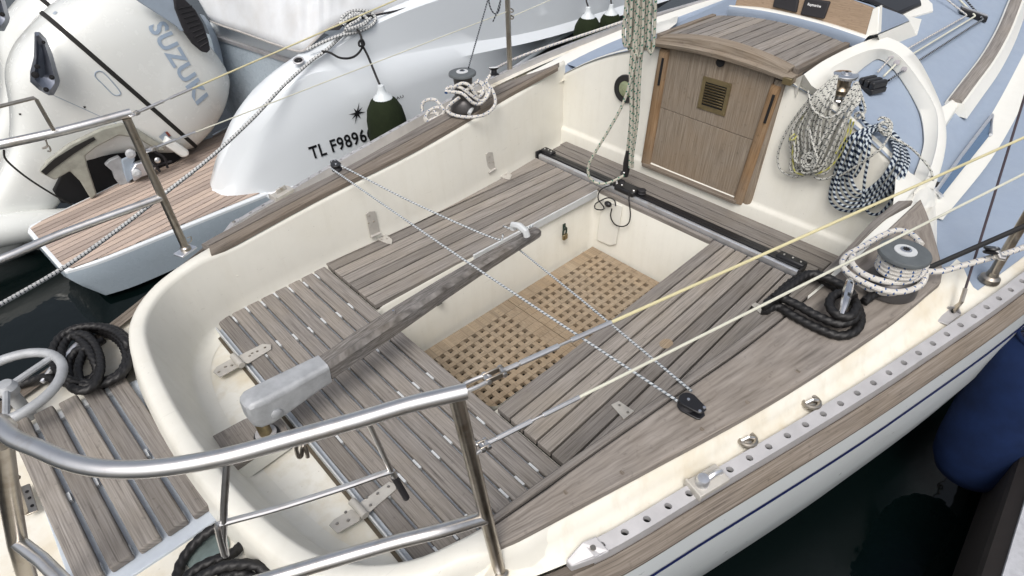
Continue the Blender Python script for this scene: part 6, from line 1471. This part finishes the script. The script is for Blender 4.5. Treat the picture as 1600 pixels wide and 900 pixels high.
# clamp and tilt gear under the engine
Yc = 2.30
def slab(px, y, th, mat, name, parent, bev=.006):
    m = M(); poly(m, [ay(a, b, y) for a, b in px], (0, th, 0), up=V(0, -1, 0)); return m.build(name, mat, parent, smooth=30, bevel=bev)
slab([(213, 0), (222, 6), (250, 24), (276, 41), (283, 49), (289, 49), (286, 42), (280, 25), (272, 2), (270, -14), (205, -14)], 2.352, .03, GREYB, 'cowl_panel', E1, .004)
IN = slab([(271, -8), (274, 14), (285, 42), (290, 52), (303, 70), (316, 81), (324, 83), (329, 78), (326, 62), (318, 38), (306, 16), (290, 0), (284, -10)], 2.338, .04, BLACKM, 'air_intake', E1, .006)
for k in range(9):
    a_, b_ = ay(lerp(278, 313, k / 8), lerp(14, 73, k / 8), 2.337), ay(lerp(300, 325, k / 8), lerp(9, 66, k / 8), 2.337)
    m = M(); m.tube([a_, b_], .0032, n=5); m.build('intake_fin', BLACK, IN)
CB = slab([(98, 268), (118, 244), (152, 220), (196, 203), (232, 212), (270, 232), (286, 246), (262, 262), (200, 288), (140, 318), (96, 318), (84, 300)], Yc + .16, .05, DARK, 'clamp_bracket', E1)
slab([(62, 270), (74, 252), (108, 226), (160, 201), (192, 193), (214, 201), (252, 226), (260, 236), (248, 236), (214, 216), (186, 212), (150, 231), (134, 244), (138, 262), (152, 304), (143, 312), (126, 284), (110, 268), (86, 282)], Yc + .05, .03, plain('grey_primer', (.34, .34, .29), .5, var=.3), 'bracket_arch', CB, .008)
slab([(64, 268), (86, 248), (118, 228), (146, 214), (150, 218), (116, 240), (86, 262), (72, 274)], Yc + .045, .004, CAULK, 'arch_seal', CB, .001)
slab([(164, 258), (172, 250), (186, 244), (194, 252), (196, 266), (204, 280), (206, 288), (188, 290), (180, 280), (176, 268)], Yc + .10, .03, ALU_C, 'tilt_arm', CB)
slab([(190, 250), (205, 243), (212, 248), (206, 262), (208, 280), (200, 286), (194, 270)], Yc + .085, .02, GREYB, 'tilt_plate', CB)
slab([(205, 268), (212, 256), (226, 252), (238, 256), (246, 262), (236, 272), (220, 278), (210, 284)], Yc + .06, .04, ALU, 'tilt_link', CB)
for x, y, r in ((204, 240, .026), (214, 270, .024), (246, 250, .016), (228, 243, .014)):
    m = M(); m.lathe([(r, 0), (r, .02), (r * .5, .026)], ay(x, y, Yc + .05), V(-.2, -1, .3), n=18); m.build('clamp_bolt', STEEL if r < .02 else ALU_C, CB)
for P in ([(240, 236), (256, 246), (262, 262)], [(236, 262), (252, 256), (268, 252)], [(214, 232), (236, 250), (250, 268)]):
    m = M(); m.tube(catmull([ay(a, b, Yc + .06) for a, b in P], 5), .007, n=8); m.build('control_hose', BLACKM, CB)
slab([(262, 214), (296, 236), (297, 243), (290, 247), (284, 246), (258, 228)], Yc + .03, .10, ENG, 'lower_flap', E1, .012)
slab([(300, 234), (320, 206), (330, 205), (334, 214), (326, 226), (308, 240)], Yc + .35, .06, MBG, 'tilt_cover', E1, .01)
slab([(311, 215), (318, 206), (324, 214)], Yc + .33, .004, DARK, 'cover_opening', E1, .0)
# leg edge trim
m = M(); m.tube(catmull([ay(*p, 2.42) for p in [(6, 234), (10, 250), (40, 276), (80, 302), (116, 322)]], 5), .005, n=6); m.build('leg_seam', CAULK, E1)
E2_, t2, l2 = outboard('second cream outboard engine, half out of the picture behind the lettered one')
bracket(E2_, -58, -50, 2.34)
E2_.location = E2_.location + V(.06, .60, .02)
slab_leg = M()
# dull white stern leg low on the left
m = M(); P = [az(0, 300, -.35), az(40, 345, -.36)]; m.tube(catmull([V(-2.6, 2.55, -.34), V(-2.2, 2.50, -.38), V(-1.95, 2.48, -.42), V(-1.72, 2.50, -.50)], 5), lambda t, l: .10 - .02 * t, n=20); m.build('engine_leg', ENG, E1, smooth=60)
# ================================================================ pontoon, blue fender, far bits
PT = thing('pontoon', 'pontoon with pale concrete edge and dark beam in the bottom right corner', 'pontoon', (0, -1.8, -.6))
pe = lambda x: -1.68 + .08 * x
xs_ = [-3 + .5 * i for i in range(30)]
m = M(); m.loft([[V(x, pe(x) - .040, -.200), V(x, pe(x) - .036, -.196), V(x, pe(x) - .078, -.196), V(x, pe(x) - .080, -.23)] for x in xs_]); m.loft([[V(x, pe(x) - .036, -.196), V(x, pe(x) - .034, -.26)] for x in xs_]); m.build('edge_strip', CONC, PT, smooth=0)
m = M(); m.loft([[V(x, pe(x) - .035, -.205), V(x, pe(x) - .006, -.235), V(x, pe(x), -.26), V(x, pe(x), -.50), V(x, pe(x) - .05, -.52), V(x, pe(x) - .06, -.62)] for x in xs_]); m.build('side_beam', BROWN, PT, smooth=0)
m = M()
for i in range(52):
    x = -3 + .145 * i; m.plank(V(x, pe(x) - .083, -.206), V(x, pe(x) - 1.6, -.206), .138, .03)
m.build('deck_boards', TEAK_D, PT, smooth=0, bevel=.003)
c = V(.085, -1.575, .115); BF = thing('blue_fender', 'big blue cloth covered fender squeezed between the hull and the pontoon', 'fender', c + V(0, 0, -.6))
axf = V(.05, .055, 1).normalized(); m = M(); r = .122; L_ = .60
m.lathe([(.012, -L_), (r * .45, -L_ * .985), (r * .78, -L_ * .94), (r * .95, -L_ * .86), (r, -L_ * .74), (r, -L_ * .28), (r * .96, -L_ * .17), (r * .84, -L_ * .08), (r * .62, -L_ * .02), (r * .52, -L_ * .0), (r * .50, -L_ * .015)], c, axf, n=40, capped=False); m.build('fender_body', BLUE_F, BF, smooth=70)
m = M(); m.tube([c + axf.orthogonal().normalized() * 0 + V(r * .54 * cos(2 * pi * k / 24), r * .54 * sin(2 * pi * k / 24), 0) for k in range(24)], .006, n=8, closed=True); m.build('fender_hem', BLUE_F, BF)
m = M(); m.lathe([(r * .52, -.02), (.05, -.03), (.03, .01), (.02, .05), (.003, .055)], c, axf, n=24, capped=False); m.build('fender_neck', plain('navy_pvc', (.02, .025, .06), .4), BF)
m = M(); m.tube(catmull([c + axf * .045, c + V(.02, .02, .16), V(.14, -1.47, .30), V(.16, -1.45, .33)], 6), .006, n=8); m.build('fender_line', R_BLACKT, BF)
